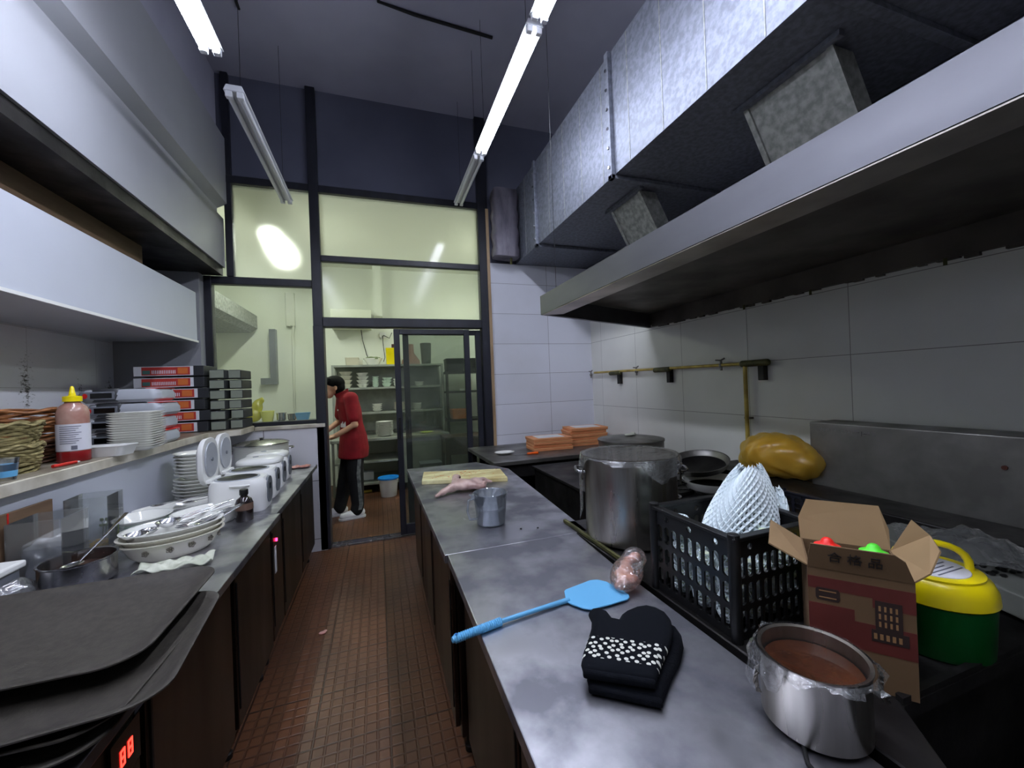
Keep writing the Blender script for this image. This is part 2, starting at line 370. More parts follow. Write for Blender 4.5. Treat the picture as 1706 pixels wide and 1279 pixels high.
def dup(root, loc, rz=None, label=None, group=None, scale=None):
    def rec(o, par):
        c = o.copy(); COL.objects.link(c)
        if par: c.parent = par
        for ch in kids.get(o.name, []): rec(ch, c)
        return c
    kids = {}
    for o in COL.objects:
        if o.parent: kids.setdefault(o.parent.name, []).append(o)
    r = rec(root, None); r.location = loc
    if rz is not None: r.rotation_euler = (r.rotation_euler[0], r.rotation_euler[1], rz)
    if label: r['label'] = label
    if group: r['group'] = group
    if scale: r.scale = scale
    return r
def text_part(name, body, size, matrix, m, parent, extrude=.0004, align='CENTER'):
    cu = bpy.data.curves.new(name, 'FONT'); cu.body = body; cu.size = size; cu.extrude = extrude; cu.align_x = align; cu.align_y = 'CENTER'
    o = bpy.data.objects.new(name, cu); COL.objects.link(o)
    dg = bpy.context.evaluated_depsgraph_get(); me = bpy.data.meshes.new_from_object(o.evaluated_get(dg))
    COL.objects.unlink(o); bpy.data.objects.remove(o)
    me.materials.clear(); me.materials.append(m); me.transform(matrix)
    o = bpy.data.objects.new(name, me); COL.objects.link(o); o.parent = parent
    return o
def frame_matrix(origin, xdir, zdir):
    """columns: x along xdir, z along zdir (outwards)"""
    x = Vector(xdir).normalized(); z = Vector(zdir).normalized(); y = z.cross(x)
    m = Matrix((x, y, z)).transposed().to_4x4(); m.translation = Vector(origin); return m
ORD = ['topmost','second','third','fourth','fifth','sixth','seventh','eighth','ninth','tenth','eleventh','twelfth','thirteenth','fourteenth','fifteenth','sixteenth','seventeenth','eighteenth','nineteenth','twentieth']
def nth(i, n):
    """i counted from the top"""
    if i == n-1 and n > 1: return 'lowest'
    return 'topmost' if i == 0 else ORD[i] + ' from the top'

# ================================================================== THE ROOM
struct('floor', MB().box(-2.6,2.7,-2.6,7.2,-.1,0), M['floor'])
struct('ceiling', MB().box(-2.6,2.7,-2.6,4.15,4.2,4.3), M['ceil'])
struct('wall_back', MB().box(-1.93,2.31,4.03,4.13,3.3,4.2), M['dark_wall'])
struct('wall_rear', MB().box(-1.93,2.31,-2.6,-2.5,0,4.2), M['white_wall'])
struct('wall_left', MB().box(-2.05,-1.93,-2.6,4.1,0,4.2), M['tile_left'])
struct('wall_right', MB().box(2.31,2.43,-2.6,4.0,0,2.25), M['tile_right'])
struct('wall_right_upper', MB().box(2.31,2.43,-2.6,4.1,2.25,4.2), M['dark_wall'])
struct('wall_back_tiled', MB().box(1.145,2.43,4.0,4.13,0,2.70), M['tile_back'])
struct('wall_back_upper', MB().box(1.145,2.31,4.02,4.13,2.70,3.3), M['dark_wall'])
# left bulkhead: proud upper panel, sloped strip, lower panel, dark painted strip up to the ceiling
b = MB()
b.prism([(-1.93,2.51),(-1.20,2.51),(-1.20,2.93),(-1.245,2.97),(-1.245,3.02),(-1.17,3.06),(-1.17,3.62),(-1.93,3.62)], -2.5, 4.0, axis=1)
struct('wall_left_bulkhead', b, M['white_panel'])
struct('wall_left_top', MB().box(-1.93,-1.24,-2.5,4.03,3.62,4.2), M['ceil'])
struct('trim_1', MB().box(-1.93,-1.215,-2.5,3.99,2.44,2.508), M['steel_soot'])
b = MB().box(-1.93,-1.46,-2.5,3.3,2.262,2.438)
struct('trim_2', b, M['wood_brown'])
struct('trim_3', MB().box(-1.455,-1.40,-2.5,3.3,2.262,2.282), M['wood_trim'])
struct('wall_left_recess', MB().box(-1.93,-1.72,3.305,3.99,2.0,2.438), M['dark_wall'])
# white shelf box under the recess
b = MB(); b.m = 0; b.box(-1.93,-1.36,-2.5,3.84,1.865,2.26)
t = b.build('wall_left_box', M['white_panel2'], bev=.004, seg=1); t['kind'] = 'structure'
o = MB().box(-1.36,-1.352,-2.5,3.84,1.855,1.87).build('edge_strip', M['plastic_white'], t)
o = MB().box(-1.62,-1.50,1.9,2.1,1.835,1.864).build('bracket', M['brass_old'], t)
# column left of the partition
b = MB().box(-1.93,-1.36,3.9,4.03,1.165,2.50)
struct('wall_left_end', b, M['white_panel'])
# half wall (ledge) on the left and under the glass
struct('wall_left_half', MB().box(-1.93,-1.215,-2.5,3.94,0,1.105), M['white_panel2'])
b = MB(); b.m = 0; b.prism([(-1.93,-2.5),(-1.18,-2.5),(-1.18,3.46),(-1.015,3.60),(-1.015,3.95),(-1.93,3.95)], 1.11, 1.155)
o = b.build('stone_cap', M['marble_edge'], bev=.003, seg=1)
top = MB().prism([(-1.93,-2.5),(-1.19,-2.5),(-1.19,3.46),(-1.025,3.61),(-1.025,3.95),(-1.93,3.95)], 1.1555, 1.158).build('worn_surface', M['marble'], o)
tag(o, 'grimy marble cap running along the top of the left half wall', 'ledge')
struct('wall_back_half', MB().box(-1.21,-.475,3.955,4.06,0,1.105), M['tile_low'])
o = MB().box(-1.012,-.462,3.94,4.07,1.107,1.14).build('stone_sill', M['marble_edge'], bev=.004)
tag(o, 'pale stone sill on the low tiled wall beside the doorway', 'sill')

# ------------------------------------------------------------------ black framed glass partition
def bar(x0,x1,z0,z1,d=.03,y=4.03): return (x0,x1,y-d,y+d,z0,z1)
b = MB()
b.box(*bar(-.535,-.455,0,4.2,.05))
b.box(*bar(1.035,1.14,0,4.2,.05))
b.box(*bar(-1.19,-1.135,2.44,4.2,.04)); b.box(*bar(-1.36,-1.305,1.14,2.44,.04))
b.box(*bar(-1.36,-.535,2.375,2.44,.035)); b.box(*bar(-1.36,-.535,1.141,1.175,.035))
b.box(*bar(-1.19,1.04,3.245,3.31,.045)); b.box(*bar(-.455,1.035,2.62,2.675,.03)); b.box(*bar(-.455,1.035,2.015,2.10,.06))
b.box(*bar(-.535,-.45,0,2.02,.075)); 
fr = b.build('partition_frame', M['black_frame'], bev=.004, seg=1); fr['kind'] = 'structure'
def frosted():
    m = bpy.data.materials.new('frosted pane'); m.use_nodes = True; nt = m.node_tree; N = nt.nodes; L = nt.links
    out = N['Material Output']; N.remove(N['Principled BSDF'])
    rf = N.new('ShaderNodeBsdfRefraction'); rf.inputs['Roughness'].default_value = .68; rf.inputs['IOR'].default_value = 1.13; rf.inputs[0].default_value = (.94,.95,.92,1)
    tl = N.new('ShaderNodeBsdfTranslucent'); tl.inputs[0].default_value = S(240,241,232)
    tp = N.new('ShaderNodeBsdfTransparent'); tp.inputs[0].default_value = (.8,.82,.72,1)
    gl = N.new('ShaderNodeBsdfGlossy'); gl.inputs['Roughness'].default_value = .09
    a = N.new('ShaderNodeMixShader'); a.inputs[0].default_value = .42; L.new(rf.outputs[0], a.inputs[1]); L.new(tl.outputs[0], a.inputs[2])
    c = N.new('ShaderNodeMixShader'); c.inputs[0].default_value = .0; L.new(a.outputs[0], c.inputs[1]); L.new(tp.outputs[0], c.inputs[2])
    d = N.new('ShaderNodeMixShader'); d.inputs[0].default_value = .018; L.new(c.outputs[0], d.inputs[1]); L.new(gl.outputs[0], d.inputs[2])
    L.new(d.outputs[0], out.inputs[0]); return m
M['frosted'] = frosted()
def pane(i, x0, x1, z0, z1, m):
    o = MB().add([(x0,4.03,z0),(x1,4.03,z0),(x1,4.03,z1),(x0,4.03,z1)], [(0,1,2,3)]).build('window_%d' % i, m); o['kind'] = 'structure'
    return o
pane(1, -1.14, -.53, 2.435, 3.25, M['frosted']); pane(2, -.46, 1.04, 2.67, 3.25, M['frosted'])
M['hazy'] = film('hazy glass', (210,214,196), .02, .13, .26, (.92,.94,.88), fres=.2)
pane(3, -.46, 1.04, 2.095, 2.625, M['hazy']); pane(4, -1.31, -.53, 1.17, 2.38, M['glass_side'])
# sliding leaves, both pushed to the right
def leaf(i, x0, x1, y, m):
    b = MB(); d = .018
    b.box(x0,x0+.055,y-d,y+d,.02,2.0); b.box(x1-.055,x1,y-d,y+d,.02,2.0); b.box(x0+.055,x1-.055,y-d,y+d,1.95,2.0); b.box(x0+.055,x1-.055,y-d,y+d,.02,.12)
    o = b.build('door_%d' % i, M['black_frame'], bev=.003, seg=1); o['kind'] = 'structure'
    MB().add([(x0+.05,y,.11),(x1-.05,y,.11),(x1-.05,y,1.96),(x0+.05,y,1.96)], [(0,1,2,3)]).build('door_glass', m, o)
    MB().box(x0+.018,x0+.036,y-d-.022,y-d,.95,1.15).build('door_handle', M['plastic_black'], o, bev=.003)
leaf(1, .16, .90, 4.005, M['glass_door']); leaf(2, .245, 1.03, 4.055, M['glass_door'])
b = MB().box(-.45,1.035,3.97,4.09,0,.012); b.box(-.45,1.035,3.998,4.004,.012,.026); b.box(-.45,1.035,4.05,4.056,.012,.026)
struct('door_threshold', b, M['steel'])
struct('trim_4', MB().box(1.115,1.145,3.97,4.0,0,3.25), M['wood_trim'])

# ------------------------------------------------------------------ the back room
struct('wall_far', MB().box(-2.2,2.5,6.62,6.72,0,3.4), mat('greenish white wall', (226,229,218), .6))
struct('wall_far_left', MB().box(-2.3,-2.2,4.13,6.7,0,3.4), MATS['greenish white wall'])
struct('wall_far_right', MB().box(2.4,2.5,4.13,6.7,0,3.4), MATS['greenish white wall'])
struct('wall_far_front_left', MB().box(-2.2,-1.37,4.04,4.13,0,3.4), MATS['greenish white wall'])
struct('ceiling_far', MB().box(-2.2,2.5,4.14,6.7,3.32,3.42), mat('far ceiling', (206,206,190), .7))
o = MB().box(-.02,.10,6.42,6.62,2.55,3.32).build('wall_far_beam', MATS['greenish white wall']); o['kind'] = 'structure'
o = MB().box(-.62,-.06,6.30,6.62,2.36,2.62).build('wall_unit', mat('wall unit white', (222,224,206), .5), bev=.008)
MB().box(-.60,-.08,6.293,6.30,2.39,2.41).build('grille', M['plastic_grey'], o)
tag(o, 'white box unit high on the far wall of the back room', 'air conditioner')

# ------------------------------------------------------------------ fluorescent battens
def batten(label, x, y0, y1, z, on, wire=True, back=False):
    t = thing('tube_light', label, 'light', (x, (y0+y1)/2, z)); L = (y1-y0)/2
    b = MB().prism([(-.05,.012),(.05,.012),(.036,.045),(-.036,.045)], -L, L, axis=1); b.build('batten_body', M['batten'], t, bev=.003, seg=1)
    m = (M['tube_back'] if back else M['tube_on']) if on else M['tube_off']
    for s in (-1,1):
        MB().tube([(s*.026,-L+.03,-.002),(s*.026,L-.03,-.002)], .0135, 14).build('tube', m, t, smooth=40)
        for e in (-1,1):
            MB().box(s*.026-.016, s*.026+.016, e*(L-.018)-.014, e*(L-.018)+.014, -.018, .014).build('tube_socket', M['batten'], t, bev=.003, seg=1)
    if wire:
        top = (3.32 if back else 4.2) - z
        for e in (-1,1): MB().tube([(0,e*(L-.12),.044),(0,e*(L-.12),top-.002)], .0014, 6).build('hanging_wire', M['cable'], t)
    return t
batten('lit twin tube light over the left counter', -.67, .94, 2.16, 3.0, True)
batten('unlit twin tube light hanging nearest the glass partition on the left', -.66, 2.42, 3.70, 3.0, False)
batten('long lit twin tube light hanging beside the silver duct', .83, 1.88, 3.03, 3.25, True)
batten('lit tube light cut by the top edge above the long lit one', .83, .66, 1.84, 3.25, True)
batten('unlit tube light in line beyond the long lit one, nearest the partition on the right', .83, 3.08, 3.94, 3.25, False)
batten('lit tube light overhead on the left, first behind the camera', -.67, -.42, .80, 3.0, True)
batten('lit tube light overhead on the right, first behind the camera', .83, -.60, .58, 3.25, True)
batten('lit greenish tube light glowing behind the frosted upper left pane', -1.0, 4.6, 5.7, 3.06, True, back=True)
batten('added unseen greenish tube light for the back room, hidden behind the tiled wall', 1.85, 4.7, 5.8, 3.1, True, back=True)  # extra lamp added out of view to light the back room
# pipes on the ceiling
o = MB().tube([(.10,2.2,4.185),(.10,2.96,4.185),(.35,2.99,4.185),(.96,3.02,4.185)], .012, 8).build('ceiling_pipe', M['cable'], smooth=40); tag(o, 'dark bent pipe running across the grey ceiling', 'pipe')
o = MB().tube([(-.85,1.2,4.19),(-.85,3.3,4.19)], .01, 8).build('ceiling_conduit', M['cable'], smooth=40); tag(o, 'thin dark conduit along the ceiling above the left lamps', 'pipe')

# ------------------------------------------------------------------ galvanised duct
t = thing('ventilation_duct', 'large galvanised sheet metal air duct under the ceiling on the right', 'duct', (1.85,1,2.7))
b = MB().box(1.44-1.85,2.28-1.85,-3.5,3.0-.01,0,.76); b.build('duct_body', M['galv'], t)
for yy in (3.38, 2.14, .9, -.4):
    f = MB(); x0,x1 = 1.44-1.85, 2.28-1.85
    f.box(x0-.028,x0-.001,yy-1-.02,yy-1+.02,-.026,.76); f.box(x0-.028,x1,yy-1-.02,yy-1+.02,-.026,-.001)
    fo = f.build('flange', M['galv'], t, bev=.002, seg=1)
    s = MB()
    for k in range(6): s.lathe([(.007,0),(.007,.012)], (0,0,0), 6) if False else s.box(x0-.036,x0-.028,yy-1-.007,yy-1+.007,.04+k*.12,.054+k*.12)
    s.build('bolt', M['steel'], fo)
for k in range(16):
    yy = -.6+k*.285
    if min(abs(yy-q) for q in (3.38,2.14,.9,-.4)) < .08: continue
    MB().box(1.438-1.85,1.4395-1.85,yy-1-.003,yy-1+.003,.004,.756).build('seam', M['galv_dull'], t)
def chute(label, y0, y1):
    t = thing('duct_branch', label, 'duct', (1.7,(y0+y1)/2,2.0)); h = (y1-y0)/2
    b = MB(); b.loft([[(.0,-h,.688),(.13,-h,.688),(.13,h,.688),(.0,h,.688)], [(.37,-h,.008),(.50,-h,.008),(.50,h,.008),(.37,h,.008)]])
    b.build('branch_body', M['galv_dull'], t)
    for s in (-1,1): MB().loft([[(-.012,s*h-.012,.686),(.0,s*h-.012,.686),(.0,s*h+.012,.686),(-.012,s*h+.012,.686)],[(.358,s*h-.012,.009),(.37,s*h-.012,.009),(.37,s*h+.012,.009),(.358,s*h+.012,.009)]]).build('corner_seam', M['galv_dull'], t)
    MB().box(-.03,.0,-h-.05,h+.05,.676,.698).build('collar', M['galv'], t)
    return t
chute('nearer slanted galvanised branch between the duct and the hood', 1.05, 1.42)
chute('farther slanted galvanised branch between the duct and the hood', 2.24, 2.56)

# ------------------------------------------------------------------ extractor hood
t = thing('extractor_hood', 'long stainless steel extractor hood over the range', 'hood', (0,0,1.88))
zb, zt = 0, .125
b = MB(); Y0 = -1.8
b.add([(1.05,Y0,0),(1.05,2.465,0),(1.05,2.465,.125),(1.05,Y0,.125), (1.075,Y0,0),(1.075,2.44,0),(1.075,2.44,.12),(1.075,Y0,.12)],
      [(0,1,2,3),(4,7,6,5),(0,4,5,1),(3,2,6,7),(1,5,6,2),(0,3,7,4)])
b.build('front_panel', M['hood_steel'], t)
b = MB()
b.add([(1.05,2.465,0),(2.305,2.985,0),(2.305,2.985,.125),(1.05,2.465,.125),(1.07,2.44,0),(2.305,2.95,0),(2.305,2.95,.125),(1.07,2.44,.125)],
      [(0,1,2,3),(4,7,6,5),(0,4,5,1),(3,2,6,7)])
b.build('end_panel', M['hood_steel'], t)
b = MB(); b.add([(1.053,Y0,-.003),(1.053,2.45,-.003),(1.185,2.40,.0),(1.185,Y0,.0)], [(0,1,2,3)])
b.build('grease_lip', mat('tinted hood lip', (190,182,176), .38, 1, (140,132,126), 3), t, solid=.004)
b = MB(); b.prism([(1.052,Y0),(2.303,Y0),(2.303,2.98),(1.052,2.462)], .118, .124)
b.build('canopy', [M['hood_in']], t)
MB().box(2.285,2.303,Y0,2.95,.02,.117).build('rear_panel', M['hood_in'], t)
b = MB(); b.box(2.28,2.305,Y0,2.9,.0,.02)
for k in range(26):
    y = .3+k*.1+random.uniform(-.04,.04); b.box(2.285,2.305,y,y+random.uniform(.02,.08),-.012*random.random()-.002,.0)
b.build('wall_flange', M['hood_in'], t)
for y in (1.97,1.55,1.0): MB().tube([(2.27,y,-.028),(2.27,y,.0)], .007, 6).build('drip_hook', M['brass_old'], t)
for y in (2.36,): MB().tube([(1.12,y,.13),(1.12,y,2.315)], .0016, 5).build('hanging_wire', M['cable'], t)

# foil wrapped pipe left of the duct end
b = MB(); n = 14
rings = []
for k in range(12):
    z = 2.72+k*.062; rings.append([(1.29+(.135+.012*math.sin(k*2.1+i))*math.copysign(abs(math.cos(2*PI*i/n))**.5,math.cos(2*PI*i/n)), 3.88+(.09+.008*math.cos(k*1.7+i*2))*math.copysign(abs(math.sin(2*PI*i/n))**.5,math.sin(2*PI*i/n)), z) for i in range(n)])
b.loft(rings)
o = b.build('wrapped_pipe', M['foil'], smooth=70); tag(o, 'short pipe wrapped in silver foil tape between the frame and the duct', 'pipe')
o2 = MB().tube([(1.34,3.86,2.72),(1.345,3.88,2.66)], .012, 8).build('pipe_end', M['brass_old'], o)

# ================================================================== LEFT COUNTER
def cabinet(name, label, cat, xf, xb, y0, y1, doors, z1=.768, side=1, m=None, plinth=.10):
    """xf: front face plane, xb: back; doors: list of (ya, yb)"""
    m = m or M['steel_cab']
    t = thing(name, label, cat, ((xf+xb)/2, (y0+y1)/2, 0)); ox, oy = (xf+xb)/2, (y0+y1)/2
    x0, x1 = sorted((xf-side*.02, xb))
    MB().box(x0-ox,x1-ox,y0-oy,y1-oy,plinth,z1).build('body', m, t, bev=.002, seg=1)
    for k in range(2):
        for e in (y0+.06, y1-.06):
            xx = xf-side*.06 if k else xb+side*.06
            MB().lathe([(.02,0),(.02,.02),(.015,.025),(.015,plinth)], (xx-ox, e-oy, 0), 12).build('foot', M['steel_soot'], t, smooth=40)
    for (a, c) in doors:
        xa, xc = sorted((xf-side*.0185, xf))
        d = MB().box(xa-ox,xc-ox,a-oy,c-oy,plinth+.03,z1-.02).build('door', m, t, bev=.003, seg=2)
        xa, xc = sorted((xf+side*.0005, xf+side*.004))
        MB().box(xa-ox,xc-ox,a-oy+.012,a-oy+.02,plinth+.1,z1-.08).build('door_handle', M['steel_soot'], d)
    return t
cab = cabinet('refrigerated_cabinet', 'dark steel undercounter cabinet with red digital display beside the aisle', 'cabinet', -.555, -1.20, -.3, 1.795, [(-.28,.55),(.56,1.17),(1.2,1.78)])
cx, cy = (-.555-1.20)/2, (-.3+1.795)/2
d = MB().box(-.554-cx,-.549-cx,1.055-cy,1.16-cy,.60,.70).build('control_panel', M['black_gloss'], cab)
for q in range(2):
    y = 1.085+q*.028
    b = MB()
    for (a0,a1,z0,z1) in ((0,.016,.664,.668),(0,.016,.632,.636),(0,.003,.634,.666),(.013,.016,.634,.666),(0,.016,.648,.652)): b.box(-.549-cx,-.5475-cx,y+a0-cy,y+a1-cy,z0,z1)
    b.build('red_digits', M['screen_red'], d)
lb = MB().box(-.554-cx,-.5525-cx,1.15-cy,1.195-cy,.70,.755).build('sticker', M['label_grey'], cab)
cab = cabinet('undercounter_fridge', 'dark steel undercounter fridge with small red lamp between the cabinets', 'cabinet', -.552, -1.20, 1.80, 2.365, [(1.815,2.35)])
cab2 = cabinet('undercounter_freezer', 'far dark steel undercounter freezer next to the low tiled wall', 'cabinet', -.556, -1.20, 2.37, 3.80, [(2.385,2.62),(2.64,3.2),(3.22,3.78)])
cx, cy = (-.556-1.20)/2, (2.37+3.80)/2
MB().tube([(-.556-cx,2.48-cy,.628),(-.549-cx,2.48-cy,.628)], .009, 12).build('red_lamp', M['led_red'], cab2)
MB().box(-.5555-cx,-.5535-cx,2.44-cy,2.475-cy,.46,.60).build('torn_sticker', M['label_white'], cab2)
o = MB().box(-1.205,-.505,-.3,2.362,.77,.80).build('steel_worktop', M['steel_top'], bev=.003); tag(o, 'near stainless steel worktop on the left carrying trays and bowls', 'worktop')
o = MB().box(-1.205,-.520,2.365,3.82,.77,.80).build('steel_worktop', M['steel_top'], bev=.003); tag(o, 'far stainless steel worktop under the rice cookers', 'worktop')

# ================================================================== RIGHT ISLAND AND RANGE
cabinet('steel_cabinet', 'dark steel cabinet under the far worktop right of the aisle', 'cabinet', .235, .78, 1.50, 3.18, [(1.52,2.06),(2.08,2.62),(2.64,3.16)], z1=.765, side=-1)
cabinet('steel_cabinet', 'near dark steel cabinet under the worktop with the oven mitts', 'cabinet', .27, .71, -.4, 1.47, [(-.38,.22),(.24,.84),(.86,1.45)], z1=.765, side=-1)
o = MB().prism([(.190,3.20),(.212,1.486),(.81,1.486),(.90,2.83),(.74,3.20)], .768, .80).build('steel_worktop', M['steel_top'], bev=.003); tag(o, 'far scratched steel worktop carrying the cutting board', 'worktop')
o = MB().prism([(.222,1.484),(.216,-.4),(.725,-.4),(.732,1.15),(.752,1.484)], .770,.802).build('steel_worktop', M['steel_top'], bev=.003); tag(o, 'near scratched steel worktop under the blue spatula', 'worktop')
# range
t = thing('cooking_range', 'sooty steel cooking range top carrying the stock pot, crate and carton', 'range', (1.5,1.0,0))
def L(pts, dx=1.5, dy=1.0): return [(a-dx, c-dy) for a, c in pts]
MB().prism(L([(.757,1.62),(.757,.1),(.80,.1),(.818,.38),(.90,.478),(2.28,.478),(2.28,1.62)]), .765, .800).build('range_top', M['steel_soot'], t, bev=.003, seg=1)
MB().prism(L([(.78,1.60),(.78,.50),(2.26,.50),(2.26,1.60)]), .10, .764).build('range_body', M['steel_soot'], t)
MB().prism(L([(.76,1.62),(.766,1.13),(.774,1.13),(.774,1.62)]), .8005, .815).build('edge_strip', M['brass_old'], t, bev=.002, seg=1)
MB().prism(L([(.90,.478),(2.28,.478),(2.28,.492),(.905,.492)]), .8005, .812).build('rim', M['steel_soot'], t)
MB().box(.38,.597,-.50,.62,.8005,.858).build('rear_shelf', M['steel_soot'], t, bev=.006)
for s in (0,1):
    for q in (0,1): MB().lathe([(.025,0),(.025,.1)], (-.66+s*1.36,-.44+q*1.0,0), 12).build('foot', M['steel_soot'], t)
t = thing('range_back_panel', 'tall dull steel splash panel behind the range', 'splash panel', (2.2,.5,.8))
MB().box(-.10,.085,-1.2,.965,.001,.372).build('panel_body', M['steel_old'], t, bev=.004)
b = MB(); random.seed(3)
for k in range(44):
    y = .93-k*.0058*1.0
    if k % 7 == 5: continue
    for q in range(3): b.box(-.1008,-.1002,y-.0035,y-.0035+random.uniform(.001,.004), .332+q*.005, .332+q*.005+random.uniform(.001,.004))
b.build('stamped_lettering', M['steel'], t)
MB().box(-.1012,-.1002,.73,.732,.322,.345).build('scratch', M['cable'], t)
MB().tube([(-.101,.29,.26),(-.106,.29,.26)], .008, 12).build('rust_spot', mat('rust', (70,34,24), .9), t)
# second lower black range further on
t = thing('wok_range', 'black greasy wok range between the stock pot and the corner table', 'range', (1.7,2.33,0))
MB().box(-.52,.58,-.69,.69,.08,.74).build('range_body', M['steel_soot'], t, bev=.004)
MB().box(-.54,.58,-.70,.70,.741,.76).build('range_top', M['steel_soot'], t, bev=.003)
MB().box(.28,.58,-.695,-.25,.7605,.858).build('rear_shelf', M['steel_soot'], t, bev=.004)
for c in ((-.1,-.35),(-.1,.3)):
    b = MB()
    for a in range(8):
        an = a*PI/4; b.box(-.006+c[0],.006+c[0],c[1]-.006,c[1]+.006,.7605,.764) if False else b.tube([(c[0]+.05*math.cos(an),c[1]+.05*math.sin(an),.775),(c[0]+.16*math.cos(an),c[1]+.16*math.sin(an),.775)], .006, 6)
    b.lathe([(.165,.764),(.165,.782),(.15,.782),(.15,.764)], (c[0],c[1],0), 28, cap0=False, cap1=False)
    b.build('burner_grate', M['steel_soot'], t)
# corner table
t = thing('steel_table', 'dark steel corner table under the orange boxes', 'table', (1.6,3.54,0))
MB().prism([(-.74,-.46),(.70,-.46),(.70,.455),(-.76,.455)], .768, .80).build('table_top', M['steel_old'], t, bev=.003)
for (x, y) in ((-.70,-.42),(.66,-.42),(-.70,.42),(.66,.42)): MB().box(x-.02,x+.02,y-.02,y+.02,0,.767).build('leg', M['steel_soot'], t)
MB().box(-.68,.64,-.44,.40,.28,.30).build('lower_shelf', M['steel_soot'], t)
MB().box(-.70,.66,-.43,-.41,.66,.767).build('apron', M['steel_soot'], t)
MB().box(-.66,.62,.36,.38,.02,.62).build('back_panel', M['steel_soot'], t)
# made-up black body standing in for the deep shade in the near right gap
t = thing('dark_gap_filler', 'added near-black body for the shade in the gap at the lower right', 'filler', (1.55,0,0))
MB().box(-.58,.72,-.7,.44,.06,.52).build('unit_body', M['steel_soot'], t, bev=.004)
MB().lathe([(.20,.521),(.24,.545),(.22,.55),(.18,.526)], (0,.1,0), 32).build('filler_ring', M['steel_soot'], t, smooth=40)

# ------------------------------------------------------------------ gas pipe on the right wall
t = thing('gas_pipe', 'yellowed gas pipe with valves fixed on the tiled wall over the range', 'pipe', (2.27,1.93,1.5))
MB().tube([(0,1.95,.02),(0,0,.0)], .011, 12).build('horizontal_pipe', M['copper'], t, smooth=40)
MB().tube([(0,.05,0),(0,.05,-.69)], .013, 12).build('vertical_pipe', M['copper'], t, smooth=40)
for (y, l) in ((1.55,.16),(.85,.17),(-.02,.17)):
    MB().limb([(0,y+l/2,0),(0,y-l/2,0)], [.022,.022], 10).build('fitting', M['brass_old'], t, smooth=60)
for y in (1.5,.78,-.06): MB().box(.0,.038,y-.02,y+.02,-.11,.015).build('wall_bracket', M['steel_soot'], t, bev=.003)
for y in (2.03,1.2,.24):
    v = MB().tube([(0,y,-.035),(0,y,.03)], .008, 8); v.ball((0,y,0), .016, 10, 6); v.build('valve', M['steel_old'], t, smooth=50)
    MB().tube([(0,y+.045,.04),(0,y,.036),(0,y-.03,.048)], .006, 6).build('valve_lever', M['steel_old'], t, smooth=50)
MB().box(.0,.035,.03,.07,-.36,-.345).build('pipe_clip', M['steel_old'], t)

# ================================================================== THINGS ON THE RIGHT ISLAND
Zt = .8025
def film_skirt(name, c, R, z, m, parent, seedv, lo=.02, hi=.12, n=72, span=(0,2*PI), drop=None):
    rnd = random.Random(seedv); ph = [rnd.uniform(0,6) for _ in range(6)]
    def length(a):
        v = .5+.5*math.sin(2*a+ph[0])*math.sin(3*a+ph[1]); v = lo+(hi-lo)*max(0,v)**1.5
        if drop:
            for (a0, w_, l) in drop:
                q = abs((a-a0+PI) % (2*PI)-PI)
                if q < w_: v = max(v, l*(1-(q/w_)**2))
        return v
    def fn(u, v):
        a = span[0]+(span[1]-span[0])*u
        r = R+.004+v*.009*(1+math.sin(9*a+ph[2]))+.0035*math.sin(31*a+ph[3]+v*9)*v+.003*math.sin(57*a+ph[4]-v*14)*v
        return (c[0]+r*math.cos(a), c[1]+r*math.sin(a), c[2]+z-.001-v*length(a)+.003*math.sin(31*a+ph[4])*v)
    MB().sheet(fn, n, 8).build(name, m, parent, smooth=80)
    def top(u, v):
        a = span[0]+2*PI*u; r = (R+.004)*v
        return (c[0]+r*math.cos(a), c[1]+r*math.sin(a), c[2]+z+.002-.010*(1-v*v)+.0018*math.sin(3*a+ph[1]+6*v)*v*(1-v)*4)
    MB().sheet(top, n, 8).build(name, M['wrap_top'], parent, smooth=80)
def pot(name, label, cat, loc, R, H, contents=None, level=.7, handles=True, th=.003, rim=.006, m=None, taper=0, ha=.6):
    m = m or M['steel']
    t = thing(name, label, cat, loc)
    MB().lathe([(.001,0),(R*(1-taper)-.012,0),(R*(1-taper),.010),(R,H-.004),(R+rim,H),(R+rim,H+.004),(R-th,H+.002),(R-th-.001,H-.01),(R*(1-taper)-th,.012),(R*(1-taper)-.02,.006),(.001,.006)], (0,0,0), 56, cap0=True, cap1=True).build('pot_body', m, t, smooth=40)
    if contents: MB().lathe([(.001,level*H-.002),(R-th-.004,level*H-.002),(R-th-.004,level*H),(.001,level*H+.001)], (0,0,0), 40).build('contents', contents, t, smooth=60)
    if handles:
        for s in (0, PI):
            a = ha+s; ca, sa = math.cos(a), math.sin(a); tx, ty = -sa, ca; z = H*.82
            P = lambda r, w_, dz: ((R+r)*ca+tx*w_, (R+r)*sa+ty*w_, z+dz)
            MB().tube([P(-.001,-.05,0),P(.022,-.05,.0),P(.034,-.035,.003),P(.036,0,.004),P(.034,.035,.003),P(.022,.05,0),P(-.001,.05,0)], .0055, 8).build('handle', M['steel'], t, smooth=50)
    return t
# cutting board, poultry, jug
t = thing('cutting_board', 'worn yellowish cutting board on the far steel worktop', 'cutting board', (.52,2.66,Zt-.002))
MB().prism([(-.275,-.035),(.25,-.21),(.285,.07),(-.235,.23)], 0, .028).build('board_slab', M['board'], t, bev=.004)
b = MB(); random.seed(11)
for k in range(60):
    x, y = random.gauss(.0,.1), random.gauss(0,.05); r = random.uniform(.001,.005); b.ball((x-.02,y+.03,.0285),(r*1.5,r,.0012),6,4)
b.build('meat_scraps', mat('orange meat scraps', (206,120,60), .5), t)
